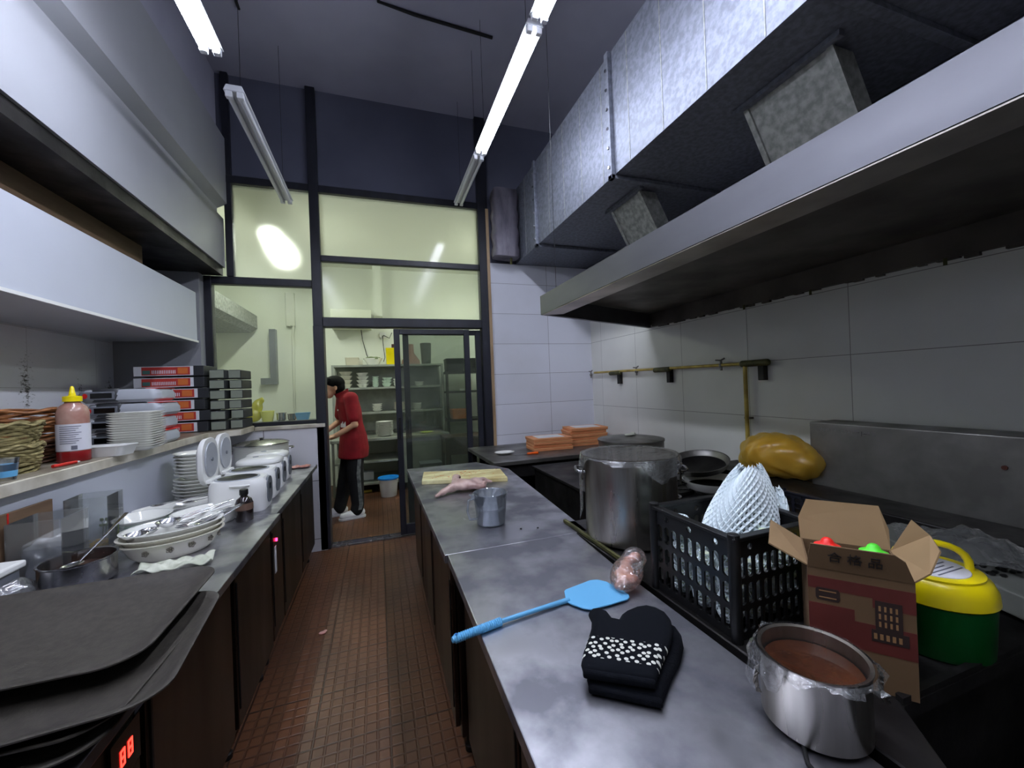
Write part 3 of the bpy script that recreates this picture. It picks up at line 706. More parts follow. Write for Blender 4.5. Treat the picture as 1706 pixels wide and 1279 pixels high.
# poultry
b = MB(); P0 = (.45,2.36,Zt+.03)
b.ball((.0,0,.034),(.075,.05,.033)); b.ball((.07,.015,.03),(.05,.04,.028)); b.limb([(.09,.03,.03),(.14,.06,.022),(.17,.05,.014)],[.026,.018,.010]); b.limb([(-.03,.03,.045),(-.02,.07,.06),(.0,.09,.055)],[.022,.02,.012])
b.limb([(-.05,-.01,.03),(-.11,-.04,.018),(-.155,-.075,.010)],[.026,.016,.010]); b.limb([(.03,-.03,.03),(.10,-.04,.022),(.12,.0,.03)],[.022,.016,.012])
o = b.build('raw_poultry', M['chicken'], remesh=.004); o.location = (.46,2.36,Zt-.004); o.scale = (1.12,1.3,1.0)
for v in o.data.vertices: v.co += v.normal*(.004*math.sin(70*v.co.x+3)*math.sin(85*v.co.y)+.002*math.sin(160*v.co.x*v.co.y*8+90*v.co.z))
zc = min(v.co.z for v in o.data.vertices)
for v in o.data.vertices: v.co.z = max(v.co.z-zc, 0)+.0045; tag(o, 'plucked raw poultry lying on the worktop edge of the cutting board', 'poultry')
hl = MB().ball((-.01,.075,.062),(.018,.014,.01),10,6).build('dark_cut', mat('dark meat', (70,34,34), .4), o)
# measuring jug
t = thing('measuring_jug', 'clear plastic jug of cloudy water on the far worktop', 'jug', (.462,1.745,Zt))
jug = film('jug plastic', (210,220,232), .5, .06, .25, (.85,.88,.92))
MB().lathe([(.060,.001),(.064,.004),(.076,.135),(.079,.137),(.076,.139),(.073,.135),(.061,.006),(.001,.005)], (0,0,0), 48, cap0=True, cap1=True).build('jug_body', jug, t, smooth=40)
MB().lathe([(.001,.006),(.060,.006),(.0675,.075),(.001,.076)], (0,0,0), 40).build('water', film('cloudy water', (206,212,222), .3, .1, .5, (.85,.87,.9)), t, smooth=40)
MB().tube([(-.074,-.01,.125),(-.105,-.02,.118),(-.11,-.022,.07),(-.10,-.02,.035),(-.066,-.01,.03)], .0055, 8).build('jug_handle', jug, t, smooth=50)
MB().add([(-.078,.01,.136),(-.098,-.012,.142),(-.078,-.03,.136),(-.074,-.01,.110)], [(0,1,3),(1,2,3)]).build('spout', jug, t, solid=.003)
# spatula-like swatter
t = thing('plastic_spatula', 'sky blue plastic spatula with ribbed handle over the worktop edge', 'spatula', (.5,1.02,Zt))
hd = [(.497,1.070),(.506,1.077),(.600,1.098),(.622,1.092),(.640,1.070),(.652,1.02),(.657,.982),(.651,.970),(.640,.963),(.580,.958),(.523,.957),(.505,.970),(.484,1.002),(.480,1.012),(.481,1.028)]
MB().prism([(x-.5,y-1.02) for x,y in hd], .004, .008).build('spatula_blade', M['blue_plastic'], t, bev=.0015)
b = MB(); b.tube([(-.012,.003,.007),(-.10,-.010,.009),(-.23,-.029,.010)], [.0075,.0062,.0062], 10)
b.build('shaft', M['blue_plastic'], t, smooth=50)
b = MB(); A, B = Vector((-.22,-.0275,.010)), Vector((-.352,-.056,.010)); pts = []; rs = []
for k in range(49): pts.append(A.lerp(B, k/48)); rs.append(.0088+.0024*(k % 2) if k < 47 else .007)
b.tube(pts, rs, 14); b.build('ribbed_grip', M['blue_plastic'], t, smooth=20)
MB().lathe([(.0035,.0),(.0035,.0015)], (-.342,-.054,.0203), 12).build('hanging_hole', mat('deep blue', (30,90,150), .5), t)
# oven mitts
def mitt_mat(): 
    m = bpy.data.materials.new('black cloth with a band of white dots'); m.use_nodes = True; nt = m.node_tree; N = nt.nodes; Lk = nt.links
    b = N['Principled BSDF']; b.inputs['Roughness'].default_value = 1; b.inputs['Specular IOR Level'].default_value = .1
    tc = N.new('ShaderNodeTexCoord'); vo = N.new('ShaderNodeTexVoronoi'); vo.voronoi_dimensions = '2D'; vo.inputs['Scale'].default_value = 70; vo.inputs['Randomness'].default_value = .55
    fl = N.new('ShaderNodeMapping'); fl.inputs['Scale'].default_value = (1,1,0); Lk.new(tc.outputs['Object'], fl.inputs[0]); Lk.new(fl.outputs[0], vo.inputs[0])
    lt = N.new('ShaderNodeMath'); lt.operation = 'LESS_THAN'; lt.inputs[1].default_value = .31; Lk.new(vo.outputs['Distance'], lt.inputs[0])
    dt = N.new('ShaderNodeVectorMath'); dt.operation = 'DOT_PRODUCT'; dt.inputs[1].default_value = (.56,.83,0); Lk.new(tc.outputs['Object'], dt.inputs[0])
    g = N.new('ShaderNodeMath'); g.operation = 'GREATER_THAN'; g.inputs[1].default_value = -.076; Lk.new(dt.outputs['Value'], g.inputs[0])
    h = N.new('ShaderNodeMath'); h.operation = 'LESS_THAN'; h.inputs[1].default_value = -.004; Lk.new(dt.outputs['Value'], h.inputs[0])
    p = N.new('ShaderNodeMath'); p.operation = 'MULTIPLY'; Lk.new(g.outputs[0], p.inputs[0]); Lk.new(h.outputs[0], p.inputs[1])
    q = N.new('ShaderNodeMath'); q.operation = 'MULTIPLY'; Lk.new(p.outputs[0], q.inputs[0]); Lk.new(lt.outputs[0], q.inputs[1])
    mx = N.new('ShaderNodeMix'); mx.data_type = 'RGBA'; mx.inputs[6].default_value = S(14,16,21); mx.inputs[7].default_value = S(214,214,204); Lk.new(q.outputs[0], mx.inputs[0])
    Lk.new(mx.outputs[2], b.inputs['Base Color']); return m
mo = [(.472,.866),(.478,.892),(.494,.902),(.514,.898),(.524,.877),(.520,.846),(.527,.837),(.545,.852),(.568,.862),(.602,.868),(.628,.864),(.645,.846),(.652,.820),(.645,.792),(.626,.762),(.589,.726),(.538,.689),(.484,.644),(.443,.668),(.404,.694),(.370,.722),(.376,.742),(.395,.768),(.430,.808),(.455,.838)]
def mitt(label, dx, dy, z, sc_, rz, ml):
    cx, cy = .50, .76
    t = thing('oven_mitt', label, 'oven mitt', (cx+dx,cy+dy,z), rz)
    pts = [((x-cx)*sc_,(y-cy)*sc_) for x,y in mo]
    def inset(p, k):
        out = []
        n = len(p)
        for i in range(n):
            a, c, e = Vector(p[i-1]), Vector(p[i]), Vector(p[(i+1)%n])
            nn = Vector((-(e-a).y, (e-a).x)).normalized(); out.append(c + nn*k if False else c - nn*(-k))
        return out
    rings = []
    for k, zz in ((.008,0),(.002,.003),(0,.009),(.0008,.014),(.004,.020),(.010,.0235),(.018,.025)):
        pp = inset(pts, -k); rings.append([(p.x,p.y,zz) for p in pp])
    MB().loft(rings).build('mitt_body', ml, t, smooth=75)
    # cuff hem
    a, c = Vector(pts[17]), Vector(pts[20]); d = (c-a); nrm = Vector((-d.y, d.x)).normalized()*(.010)
    if nrm.x > 0: nrm = -nrm
    hem = MB(); hem.loft([[(a.x,a.y,.003),(a.x,a.y,.022),(c.x,c.y,.022),(c.x,c.y,.003)], [(a.x+nrm.x,a.y+nrm.y,.004),(a.x+nrm.x,a.y+nrm.y,.018),(c.x+nrm.x,c.y+nrm.y,.018),(c.x+nrm.x,c.y+nrm.y,.004)]])
    hem.build('cuff_hem', M['mitt_black'], t, bev=.007, seg=3)
    return t
mm = mitt_mat()
mitt('black oven mitt lying underneath the dotted one', .008, -.016, Zt, 1.0, -.05, M['mitt_black'])
mitt('black oven mitt with white polka dot band, upper of the pair', 0, 0, Zt+.0255, 1.0, 0, mm)

# stock pot with wrap
t = pot('stock_pot', 'tall stainless stock pot covered in clear plastic wrap', 'stock pot', (.945,1.375,.801), .178, .325, M['sauce'], .5, True, ha=-.45, m=M['pot_steel'])
film_skirt('plastic_wrap', (0,0,0), .184, .330, M['wrap'], t, 5, .006, .03, drop=[(2.62,.20,.27),(2.9,.3,.10),(-1.5,.5,.085),(-.7,.3,.12)])
# sauce pot with wrap
t = pot('sauce_pot', 'round steel pot of brown sauce under plastic wrap at the front', 'pot', (.712,.508,Zt), .080, .122, M['sauce'], .82, False, rim=.003, m=M['pot_steel'])
film_skirt('plastic_wrap', (0,0,0), .083, .1265, M['wrap'], t, 9, .004, .02, drop=[(2.45,.5,.09),(3.1,.25,.05),(-.95,.5,.045)])
# back lidded pot
t = pot('lidded_pot', 'wide dark lidded pot behind the stock pot near the corner', 'pot', (1.85,2.66,.761), .245, .195, None, handles=True, m=M['steel_old'])
MB().lathe([(.251,.2),(.251,.208),(.205,.216),(.08,.226),(.001,.228)], (0,0,0), 48).build('pot_lid', M['steel_old'], t, smooth=30)
o = MB().ball((0,0,.008),(.05,.03,.010),12,6).ball((.03,.01,.014),(.022,.02,.010),10,6).build('crumpled_paper', M['cloth_white'], smooth=70); o.location = (1.85,2.66,.991); tag(o, 'crumpled white paper scrap on the lid of the wide dark pot', 'paper')
# small silver cup right of the stock pot
t = pot('steel_cup', 'small steel cup between the stock pot and the pans', 'cup', (1.24,1.50,.8005), .045, .085, None, handles=False)
# pans
def pan(label, loc, R, H, m, mi, ang, rx=0, ry=0, hl=.2):
    t = thing('frying_pan', label, 'pan', loc); t.rotation_euler = (rx, ry, 0)
    MB().lathe([(.001,0),(R*.72,0),(R*.9,H*.3),(R,H),(R+.003,H+.003),(R-.003,H+.002),(R*.88,H*.36),(R*.7,.005),(.001,.005)], (0,0,0), 48).build('pan_body', [m], t, smooth=40)
    MB().lathe([(.001,.0055),(R*.7,.0055),(R*.87,H*.4),(R*.865,H*.43),(R*.69,.0075),(.001,.007)], (0,0,0), 48).build('pan_inside', mi, t, smooth=40)
    ca, sa = math.cos(ang), math.sin(ang)
    MB().tube([((R-.002)*ca,(R-.002)*sa,H*.8),((R+.04)*ca,(R+.04)*sa,H+.01),((R+hl)*ca,(R+hl)*sa,H+.03)], [.007,.008,.009], 8).build('pan_handle', M['steel'], t, smooth=50)
    return t
pan('white enamel pan with dark inside standing beside the crate', (1.79,1.79,.784), .165, .055, M['china'], M['black_gloss'], 2.9)
pan('dark steel wok pan tilted on top of the white pan', (1.86,1.97,.862), .17, .05, M['steel_old'], M['steel_soot'], 3.4, .10, -.22)
# yellow bag of noodles
b = MB(); random.seed(5)
b.ball((0,0,.12),(.20,.12,.122),28,16); b.ball((.11,.01,.10),(.12,.10,.095),20,12); b.ball((-.12,.02,.08),(.10,.10,.078),20,12)
o = b.build('yellow_bag', M['yellow_bag'], remesh=.012); o.location = (2.06,1.62,.862); o.rotation_euler = (0,0,-1.45)
me = o.data
for v in me.vertices:
    v.co += v.normal*(.006*math.sin(60*v.co.x+4*math.sin(30*v.co.y))*math.sin(55*v.co.z+2))
tag(o, 'bulging translucent yellow plastic bag on the range against the wall', 'bag')
b = MB(); b.ball((0,0,.115),(.175,.10,.105),24,14); b.ball((.10,.01,.10),(.10,.085,.08),16,10); q = b.build('bag_contents', M['noodle'], o, remesh=.012)

# ------------------------------------------------------------------ black crate with net wrapped fruit
def perf_panel(mb, p0, ux, uz, wdt, hgt, nx, nz, th, margin=.012, hole=.72, toprow=True):
    """panel with rounded slots; p0 corner, ux along, uz up, thickness inward"""
    p0, ux, uz = Vector(p0), Vector(ux).normalized(), Vector(uz).normalized(); nn = ux.cross(uz)
    cw = (wdt-2*margin)/nx; z0 = margin; chh = (hgt-2*margin)/(nz+(.5 if toprow else 0))
    def P(a, z, d): v = p0+ux*a+uz*z+nn*d; return tuple(v)
    def plain(a0,a1,b0,b1):
        mb.add([P(a0,b0,0),P(a1,b0,0),P(a1,b1,0),P(a0,b1,0),P(a0,b0,th),P(a1,b0,th),P(a1,b1,th),P(a0,b1,th)], [(0,1,2,3),(4,7,6,5),(0,4,5,1),(1,5,6,2),(2,6,7,3),(3,7,4,0)])
    plain(0,margin,0,hgt); plain(wdt-margin,wdt,0,hgt); plain(margin,wdt-margin,0,margin); plain(margin,wdt-margin,hgt-margin,hgt)
    rows = [(z0+i*chh, chh, False) for i in range(nz)]
    if toprow: rows.append((z0+nz*chh, chh*.5, True))
    for (zb_, h_, tr) in rows:
        for i in range(nx):
            a0 = margin+i*cw; cxx = a0+cw/2; czz = zb_+h_/2
            rx_ = cw*hole/2 if not tr else min(cw,h_)*.30; rz_ = h_*.40 if not tr else rx_
            if tr and i % 3 != 1: plain(a0,a0+cw,zb_,zb_+h_); continue
            inn = []; out = []
            for k in range(16):
                t_ = 2*PI*k/16; c_, s_ = math.cos(t_), math.sin(t_)
                st = max(rz_-rx_, 0); inn.append((cxx+rx_*c_, czz+rx_*s_+(st if s_ > .01 else (-st if s_ < -.01 else 0))))
                q = max(abs(c_)/(cw/2), abs(s_)/(h_/2)); out.append((cxx+c_/q, czz+s_/q))
            # push outline points to real corners
            for k in (2,6,10,14):
                c_, s_ = math.cos(2*PI*k/16), math.sin(2*PI*k/16); out[k] = (cxx+math.copysign(cw/2,c_), czz+math.copysign(h_/2,s_))
            vs = [P(a,z,0) for a,z in out]+[P(a,z,0) for a,z in inn]+[P(a,z,th) for a,z in inn]+[P(a,z,th) for a,z in out]
            fs = []
            for k in range(16):
                j = (k+1) % 16; fs += [(k,j,16+j,16+k),(16+k,16+j,32+j,32+k),(32+k,32+j,48+j,48+k)]
            mb.add(vs, fs)
def crate(name, label, corners, z, h, nx, ny, m=None):
    m = m or M['plastic_black']
    cx = sum(c[0] for c in corners)/4; cy = sum(c[1] for c in corners)/4
    t = thing(name, label, 'crate', (cx,cy,z)); C4 = [Vector((c[0]-cx,c[1]-cy,0)) for c in corners]
    for i in range(4):
        a, c = C4[i], C4[(i+1)%4]; d = c-a
        b = MB(); perf_panel(b, a, d, (0,0,1), d.length, h, nx if i % 2 == 0 else ny, 3, -.006)
        b.build('side_panel', m, t)
    b = MB()
    for i in range(4):
        a, c = C4[i], C4[(i+1)%4]; d = (c-a).normalized(); n_ = Vector((d.y,-d.x,0))
        q = [a-d*.008+n_*.010, c+d*.008+n_*.010, c+d*.008-n_*.012, a-d*.008-n_*.012]
        b.loft([[(p.x,p.y,h-.008) for p in q],[(p.x,p.y,h+.001) for p in q]])
    b.build('rim', m, t, bev=.0015, seg=1)
    for p in C4:
        MB().lathe([(.014,0),(.014,h+.008),(.009,h+.010)], (p.x*.985,p.y*.985,0), 12).build('corner_post', m, t, smooth=40)
    b = MB()
    for k in range(9):
        f = (k+.5)/9
        for (A_,B_,C_,D_) in ((C4[0],C4[1],C4[3],C4[2]),(C4[1],C4[2],C4[0],C4[3])):
            p = A_.lerp(B_,f); q = C_.lerp(D_,f); d = (q-p).normalized(); n_ = Vector((-d.y,d.x,0))*.005
            b.loft([[tuple(p+n_+Vector((0,0,.004))),tuple(p-n_+Vector((0,0,.004))),tuple(p-n_+Vector((0,0,.008))),tuple(p+n_+Vector((0,0,.008)))],
                    [tuple(q+n_+Vector((0,0,.004))),tuple(q-n_+Vector((0,0,.004))),tuple(q-n_+Vector((0,0,.008))),tuple(q+n_+Vector((0,0,.008)))]])
    b.build('base_grid', m, t)
    return t
# corners: left, near, right, back
cr = [(.768,1.005),(.772,.722),(1.05,.728),(1.055,1.005)]
crate('plastic_crate', 'black slotted plastic crate holding net wrapped fruit', cr, .801, .243, 9, 10)
random.seed(21)
def net_fruit():
    t = thing('net_wrapped_fruit', '', 'fruit', (0,0,0), 0, 'net wrapped fruit in the black crate')
    MB().ball((0,0,0),(.0285,.031,.036),16,10).build('fruit', M['fruit'], t, smooth=80)
    b = MB()
    rings = []
    for j in range(7):
        z = -.034+j*.0113; r = .0305*math.sqrt(max(.12,1-(z/.042)**2)); rings.append([(r*math.cos(2*PI*(i+.5*(j%2))/12), r*math.sin(2*PI*(i+.5*(j%2))/12), z) for i in range(12)])
    vs = [p for r in rings for p in r]; fs = []
    for j in range(6):
        for i in range(12):
            a = j*12+i; a2 = j*12+(i+1)%12; c_ = (j+1)*12+i; c2 = (j+1)*12+(i+1)%12
            fs += ([(a,a2,c_),(a2,c2,c_)] if j % 2 == 0 else [(a,a2,c2),(a,c2,c_)])
    b.add(vs, fs); b.build('foam_net', M['foam'], t, wire=.0055)
    return t
nf = net_fruit(); first = True; cnt = 0
side = ['near row', 'middle row', 'far row']; col = ['leftmost', 'second from left', 'second from right', 'rightmost']
for lay in range(3):
    for iy in range(3):
        for ix in range(4):
            x = .768+.050+ix*.0610+random.uniform(-.003,.003); y = .722+.058+iy*.083+random.uniform(-.004,.004); z = .801+.046+lay*.070
            if lay == 2 and (ix+iy) % 2: continue
            lab = 'foam netted fruit in the crate, %s layer, %s, %s' % (['bottom','middle','top'][lay], side[iy], col[ix])
            if first: nf.location = (x,y,z); nf['label'] = lab; first = False
            else:
                r = dup(nf, (x,y,z), random.uniform(0,3), lab)
# big foam net sock standing on top
def netsock(name, label, base, peak, R0, seedv, nu=26, nv=13, flat=.55, rot=0):
    rnd = random.Random(seedv); ph = rnd.uniform(0,6)
    base, peak = Vector(base), Vector(peak)
    rings = []
    for j in range(nv+1):
        f = j/nv; c = base.lerp(peak, f); r = R0*(1-f**2.6*.72)*(1+.06*math.sin(5*f+ph))
        rings.append([tuple(c+Vector((r*math.cos(a)*math.cos(rot)-r*flat*math.sin(a)*math.sin(rot), r*math.cos(a)*math.sin(rot)+r*flat*math.sin(a)*math.cos(rot), .012*math.sin(3*a+ph)))) for a in [2*PI*(i+.5*(j%2))/nu for i in range(nu)]])
    vs = [p for r in rings for p in r]; fs = []
    for j in range(0, nv-1):
        for i in range(nu):
            # diamonds: bottom, right, top, left over three rings
            a = j*nu+i; t_ = (j+2)*nu+i
            if j % 2 == 0: l, r_ = (j+1)*nu+(i-1)%nu, (j+1)*nu+i
            else: l, r_ = (j+1)*nu+i, (j+1)*nu+(i+1)%nu
            fs.append((a,r_,t_,l))
    o = MB().add(vs, fs).build(name, M['foam'], wire=.0115, weld=False)
    tag(o, label, 'foam net', 'loose foam nets in the crate'); return o
netsock('foam_net_sock', 'tall white foam net sock rising out of the black crate', (.935,.855,.985), (1.005,.872,1.155), .100, 3, 30, 17, .62, -.1)
netsock('foam_net_sock', 'smaller crumpled foam net behind the tall one in the crate', (1.04,.85,1.02), (1.085,.87,1.085), .042, 8, 14, 8, .6, -.6)
# dark crate behind
crate('plastic_crate', 'empty dark plastic crate behind the carton at the back of the range', [(1.33,1.33),(1.33,1.04),(1.72,1.04),(1.72,1.33)], .801, .10, 7, 6, mat('navy plastic', (24,26,36), .5))
o = MB().box(-.10,.10,-.07,.07,0,.006).build('cardboard_sheet', M['card'], bev=.001); o.location = (1.52,1.17,.815); tag(o, 'torn piece of cardboard in the empty dark crate', 'cardboard')
# meat bag beside the crate
b = MB(); b.ball((0,0,.034),(.05,.085,.030),16,10); b.ball((.01,.07,.04),(.04,.05,.030),14,8)
o = b.build('meat_bag', M['wrap'], remesh=.007); o.location = (.700,1.05,Zt); o.rotation_euler = (.18,0,-.8); tag(o, 'clear bag of pink raw meat leaning by the black crate', 'bag')
b = MB(); random.seed(4)
for k in range(16): b.ball((random.uniform(-.024,.028),-.055+.009*k,.030+random.uniform(-.006,.010)), (random.uniform(.014,.020),random.uniform(.012,.022),random.uniform(.012,.018)), 12, 8)
b.build('meat_pieces', M['meat'], o, remesh=.005)

# ------------------------------------------------------------------ carton with two bottles
hl_, hr_ = Vector((.829,.594,0)), Vector((.932,.469,0)); ex = (hr_-hl_).normalized(); ey = Vector((-ex.y, ex.x, 0)); W, Dp, Hc = .162, .168, .222
t = thing('open_carton', 'open cardboard carton with red print holding two capped bottles', 'carton', (hl_.x,hl_.y,.801), math.atan2(ex.y, ex.x))
th = .004
b = MB(); b.box(0,W,0,th,0,Hc); b.box(0,W,Dp-th,Dp,0,Hc); b.box(0,th,th,Dp-th,0,Hc); b.box(W-th,W,th,Dp-th,0,Hc); b.box(th,W-th,th,Dp-th,0,th)
b.build('carton_body', M['card'], t)
def flap(poly, o_, m=M['card_in'], pname='flap', thk=.003):
    """poly: points in 3-D, thickened"""
    return MB().add(poly, [tuple(range(len(poly)))]).build(pname, m, t, solid=thk)
flap([(.0,.0,Hc),(W,.0,Hc),(W-.014,-.0092,Hc+.040),(W-.030,-.012,Hc+.052),(.006,-.012,Hc+.052),(.002,-.0069,Hc+.03)], 0, M['card'])
flap([(.0,Dp,Hc),(W,Dp,Hc),(W+.002,Dp+.018,Hc+.04),(W-.012,Dp+.03,Hc+.088),(.016,Dp+.03,Hc+.088),(-.002,Dp+.018,Hc+.045)], 0)
flap([(0,.006,Hc),(0,Dp-.006,Hc),(-.060,Dp-.02,Hc+.040),(-.066,.014,Hc+.030)], 0)
flap([(W,.004,Hc),(W,Dp-.006,Hc),(W+.030,Dp-.03,Hc+.080),(W+.050,.11,Hc+.060),(W+.052,.065,Hc+.045),(W+.024,.012,Hc+.018)], 0)
b = MB(); e = -.0008
b.box(0,W,e,0,Hc-.042,Hc-.018); b.box(0,W*.45,e,0,.075,.150); b.box(W*.45,W,e,0,.075,.128); b.box(W*.62,W,e,0,Hc-.06,Hc-.042)
b.build('red_print', M['card_red'], t)
b = MB(); b.prism([(W*.09,.158),(W*.30,.158),(W*.315,.163),(W*.315,.178),(W*.30,.183),(W*.09,.183),(W*.075,.178),(W*.075,.163)], e*1.6, 0, axis=1)
b.build('dark_print', M['card_dark'], t)
b = MB(); b.box(W*.60,W*.93,e*2,0,.098,.1205); b.box(W*.64,W*.88,e*2,0,.120,.177); b.build('dark_print', M['card_dark'], t)
b = MB()
b.box(W*.11,W*.28,e*2.4,0,.176,.178); b.box(W*.11,W*.28,e*2.4,0,.163,.165)
for k in range(5):
    b.box(W*(.62+.055*k),W*(.65+.055*k),e*2.6,0,.103,.114)
for k in range(4):
    for q in range(3): b.box(W*(.67+.05*k),W*(.69+.05*k),e*2.6,0,.128+q*.015,.138+q*.015)
b.build('pale_print', M['card_tan'], t)
text_part('printed_words', '合 格 品', .024, frame_matrix((W*.46,-.0098,Hc+.028),(1,0,0),(0,-1,-.23)), M['ink'], t, .0008)
b = MB()
for x in (.05,.115): b.ball((x, Dp+.0205, Hc+.048), (.007,.002,.006), 12, 6)
b.build('flap_dent', M['card'], t)
def bottle_cap(label, lx, ly, m):
    p = hl_+ex*lx+ey*ly
    tt = thing('capped_bottle', label, 'bottle', (p.x,p.y,.8055))
    tt.scale = (1,1,1.135)
    MB().lathe([(.034,0),(.036,.008),(.036,.15),(.03,.18),(.015,.195),(.014,.21)], (0,0,0), 24).build('bottle_body', M['bottle_pink'] if False else M['plastic_white'], tt, smooth=40)
    MB().lathe([(.0155,.206),(.024,.208),(.024,.212),(.013,.217),(.010,.2225),(.006,.226),(.001,.2265)], (0,0,0), 24).build('bottle_cap', m, tt, smooth=40)
bottle_cap('bottle with a red cap inside the open carton', .042, .075, M['scarlet'])
bottle_cap('bottle with a light green cap inside the open carton', .118, .075, M['lime_plastic'])

# ------------------------------------------------------------------ green and yellow canister
t = thing('plastic_canister', 'dark green canister with yellow lid and handle at the right', 'canister', (1.185,.568,.801))
t.scale = (1.06,1.06,.93)
MB().lathe([(.001,0),(.086,0),(.089,.006),(.094,.115),(.095,.122),(.001,.122)], (0,0,0), 48).build('canister_body', M['green_plastic'], t, smooth=40)
MB().lathe([(.094,.1225),(.098,.126),(.096,.15),(.088,.170),(.080,.176),(.080,.181),(.001,.181)], (0,0,0), 48).build('canister_lid', M['yellow_plastic'], t, smooth=35)
MB().lathe([(.001,.1815),(.060,.1815),(.059,.183),(.001,.183)], (0,0,0), 40).build('lid_label', M['label_white'], t)
b = MB()
for k in range(7): b.box(-.042,.042-.01*(k%3),-.034+k*.010,-.031+k*.010,.1832,.1836)
b.build('label_print', M['label_grey'], t)
pts = []
for k in range(13):
    a = PI*k/12; pts.append((-.066*math.cos(a)*.75, .066*math.cos(a)*.62, .178+.062*math.sin(a)**.7))
MB().tube(pts, .0075, 10).build('carry_handle', M['yellow_plastic'], t, smooth=50)
# grey slab with a bag
t = thing('steel_slab', 'greasy grey steel cover at the right edge behind the canister', 'cover', (1.72,.62,.801))
MB().prism([(-.30,-.12),(.0,-.14),(.036,-.14),(.036,.30),(-.12,.32),(-.20,.16)], .015, .075).build('slab_body', mat('matte grey cover', (128,130,124), .6, .15, (104,106,100), 6), t, bev=.006)
film_o = MB().sheet(lambda u, v: (.0+.30*(u-.5), .26*(v-.5), .035+.045*math.exp(-((u-.45)**2+(v-.4)**2)*9)*(1+.5*math.sin(18*u+7*v))+.008*math.sin(30*u)*math.sin(25*v)), 24, 20).build('plastic_bag', M['film_soft'], smooth=80)
film_o.location = (1.60,.70,.860); film_o.rotation_euler = (0,0,.6); tag(film_o, 'crumpled clear plastic bag on the grey steel cover', 'bag')
b = MB(); random.seed(2)
for k in range(40): b.ball((random.gauss(0,.05),random.gauss(0,.02),.002),(.01,.007,.004),6,4)
o = b.build('black_residue', M['plastic_black'], smooth=60); o.location = (1.62,.60,.877); tag(o, 'burnt black scraps on the grey steel cover', 'scraps', kind='stuff')
o = MB().ball((0,0,.006),(.02,.014,.007),10,6).ball((.014,.01,.008),(.012,.012,.006),8,5).build('paper_scrap', M['pink_cloth'], smooth=60); o.location = (-.36,2.60,0); tag(o, 'small pinkish scrap lying on the tiled aisle floor', 'scrap')
for k, (x, y) in enumerate(((.56,1.62),(.63,1.60))):
    o = MB().ball((0,0,.002),(.005,.004,.003),8,5).build('food_crumb', M['cable'], smooth=60); o.location = (x,y,Zt-.002); tag(o, 'dark crumb on the far worktop in front of the jug, %s' % ['nearer the jug','farther from the jug'][k], 'crumb')
# cord
o = MB().tube([(.700,.560,Zt+.004),(.674,.520,Zt+.004),(.655,.490,Zt+.004),(.640,.475,Zt+.004),(.620,.455,Zt+.004),(.60,.36,Zt+.004)], .0035, 8).build('power_cord', M['cable'], smooth=50); tag(o, 'thin black cord on the worktop in front of the sauce pot', 'cord')

# ------------------------------------------------------------------ things on the corner table
def flatbox():
    t = thing('orange_box', '', 'box', (0,0,0))
    MB().box(-.19,.19,-.13,.13,0,.027).build('box_body', M['orange_box'], t, bev=.003)
    MB().box(-.192,.192,-.132,.132,.020,.0268).build('box_lid_edge', M['orange_edge'], t, bev=.001, seg=1)
    return t
fb = flatbox(); first = True
for (cx_, cy_, n_, nm) in ((1.53,3.52,4,'shorter stack on the left'), (1.96,3.60,6,'taller stack by the corner')):
    for i in range(n_):
        loc = (cx_+random.uniform(-.008,.008), cy_+random.uniform(-.008,.008), .801+i*.0292); lab = 'flat orange box, %s of the %s' % (nth(n_-1-i,n_), nm); rz = -.08+random.uniform(-.03,.03)
        if first: fb.location = loc; fb.rotation_euler = (0,0,rz); fb['label'] = lab; fb['group'] = 'orange boxes on the corner table'; first = False; r = fb
        else: r = dup(fb, loc, rz, lab, 'orange boxes on the corner table')
        if i == n_-1:
            s = MB().box(-.13,.13,-.09,.09,.0275,.029).build('white_top_print', M['paper'], r); q = MB().lathe([(.06,.0292),(.06,.0298)], (0,0,0), 24).build('round_print', M['plastic_cool'], r)
t = thing('spoon_plate', 'small white melamine dish at the left end of the corner table', 'dish', (1.06,3.44,.801))
MB().lathe([(.001,0),(.05,0),(.085,.018),(.087,.020),(.083,.021),(.05,.004),(.001,.004)], (0,0,0), 32, sx=1.1, sy=.8).build('dish_body', M['china'], t, smooth=40)
t = thing('kitchen_knife', 'knife with orange handle on the corner table', 'knife', (1.26,3.30,.803), -.15)
MB().prism([(-.17,.006),(-.03,.012),(-.03,-.012),(-.16,-.004)], 0, .002).build('blade', M['steel'], t)
MB().limb([(-.025,0,.006),(.06,0,.008)], [.010,.012], 10).build('handle', M['orange_plastic'], t, smooth=50)

# ================================================================== THINGS ON THE LEFT COUNTER
ZL = .801
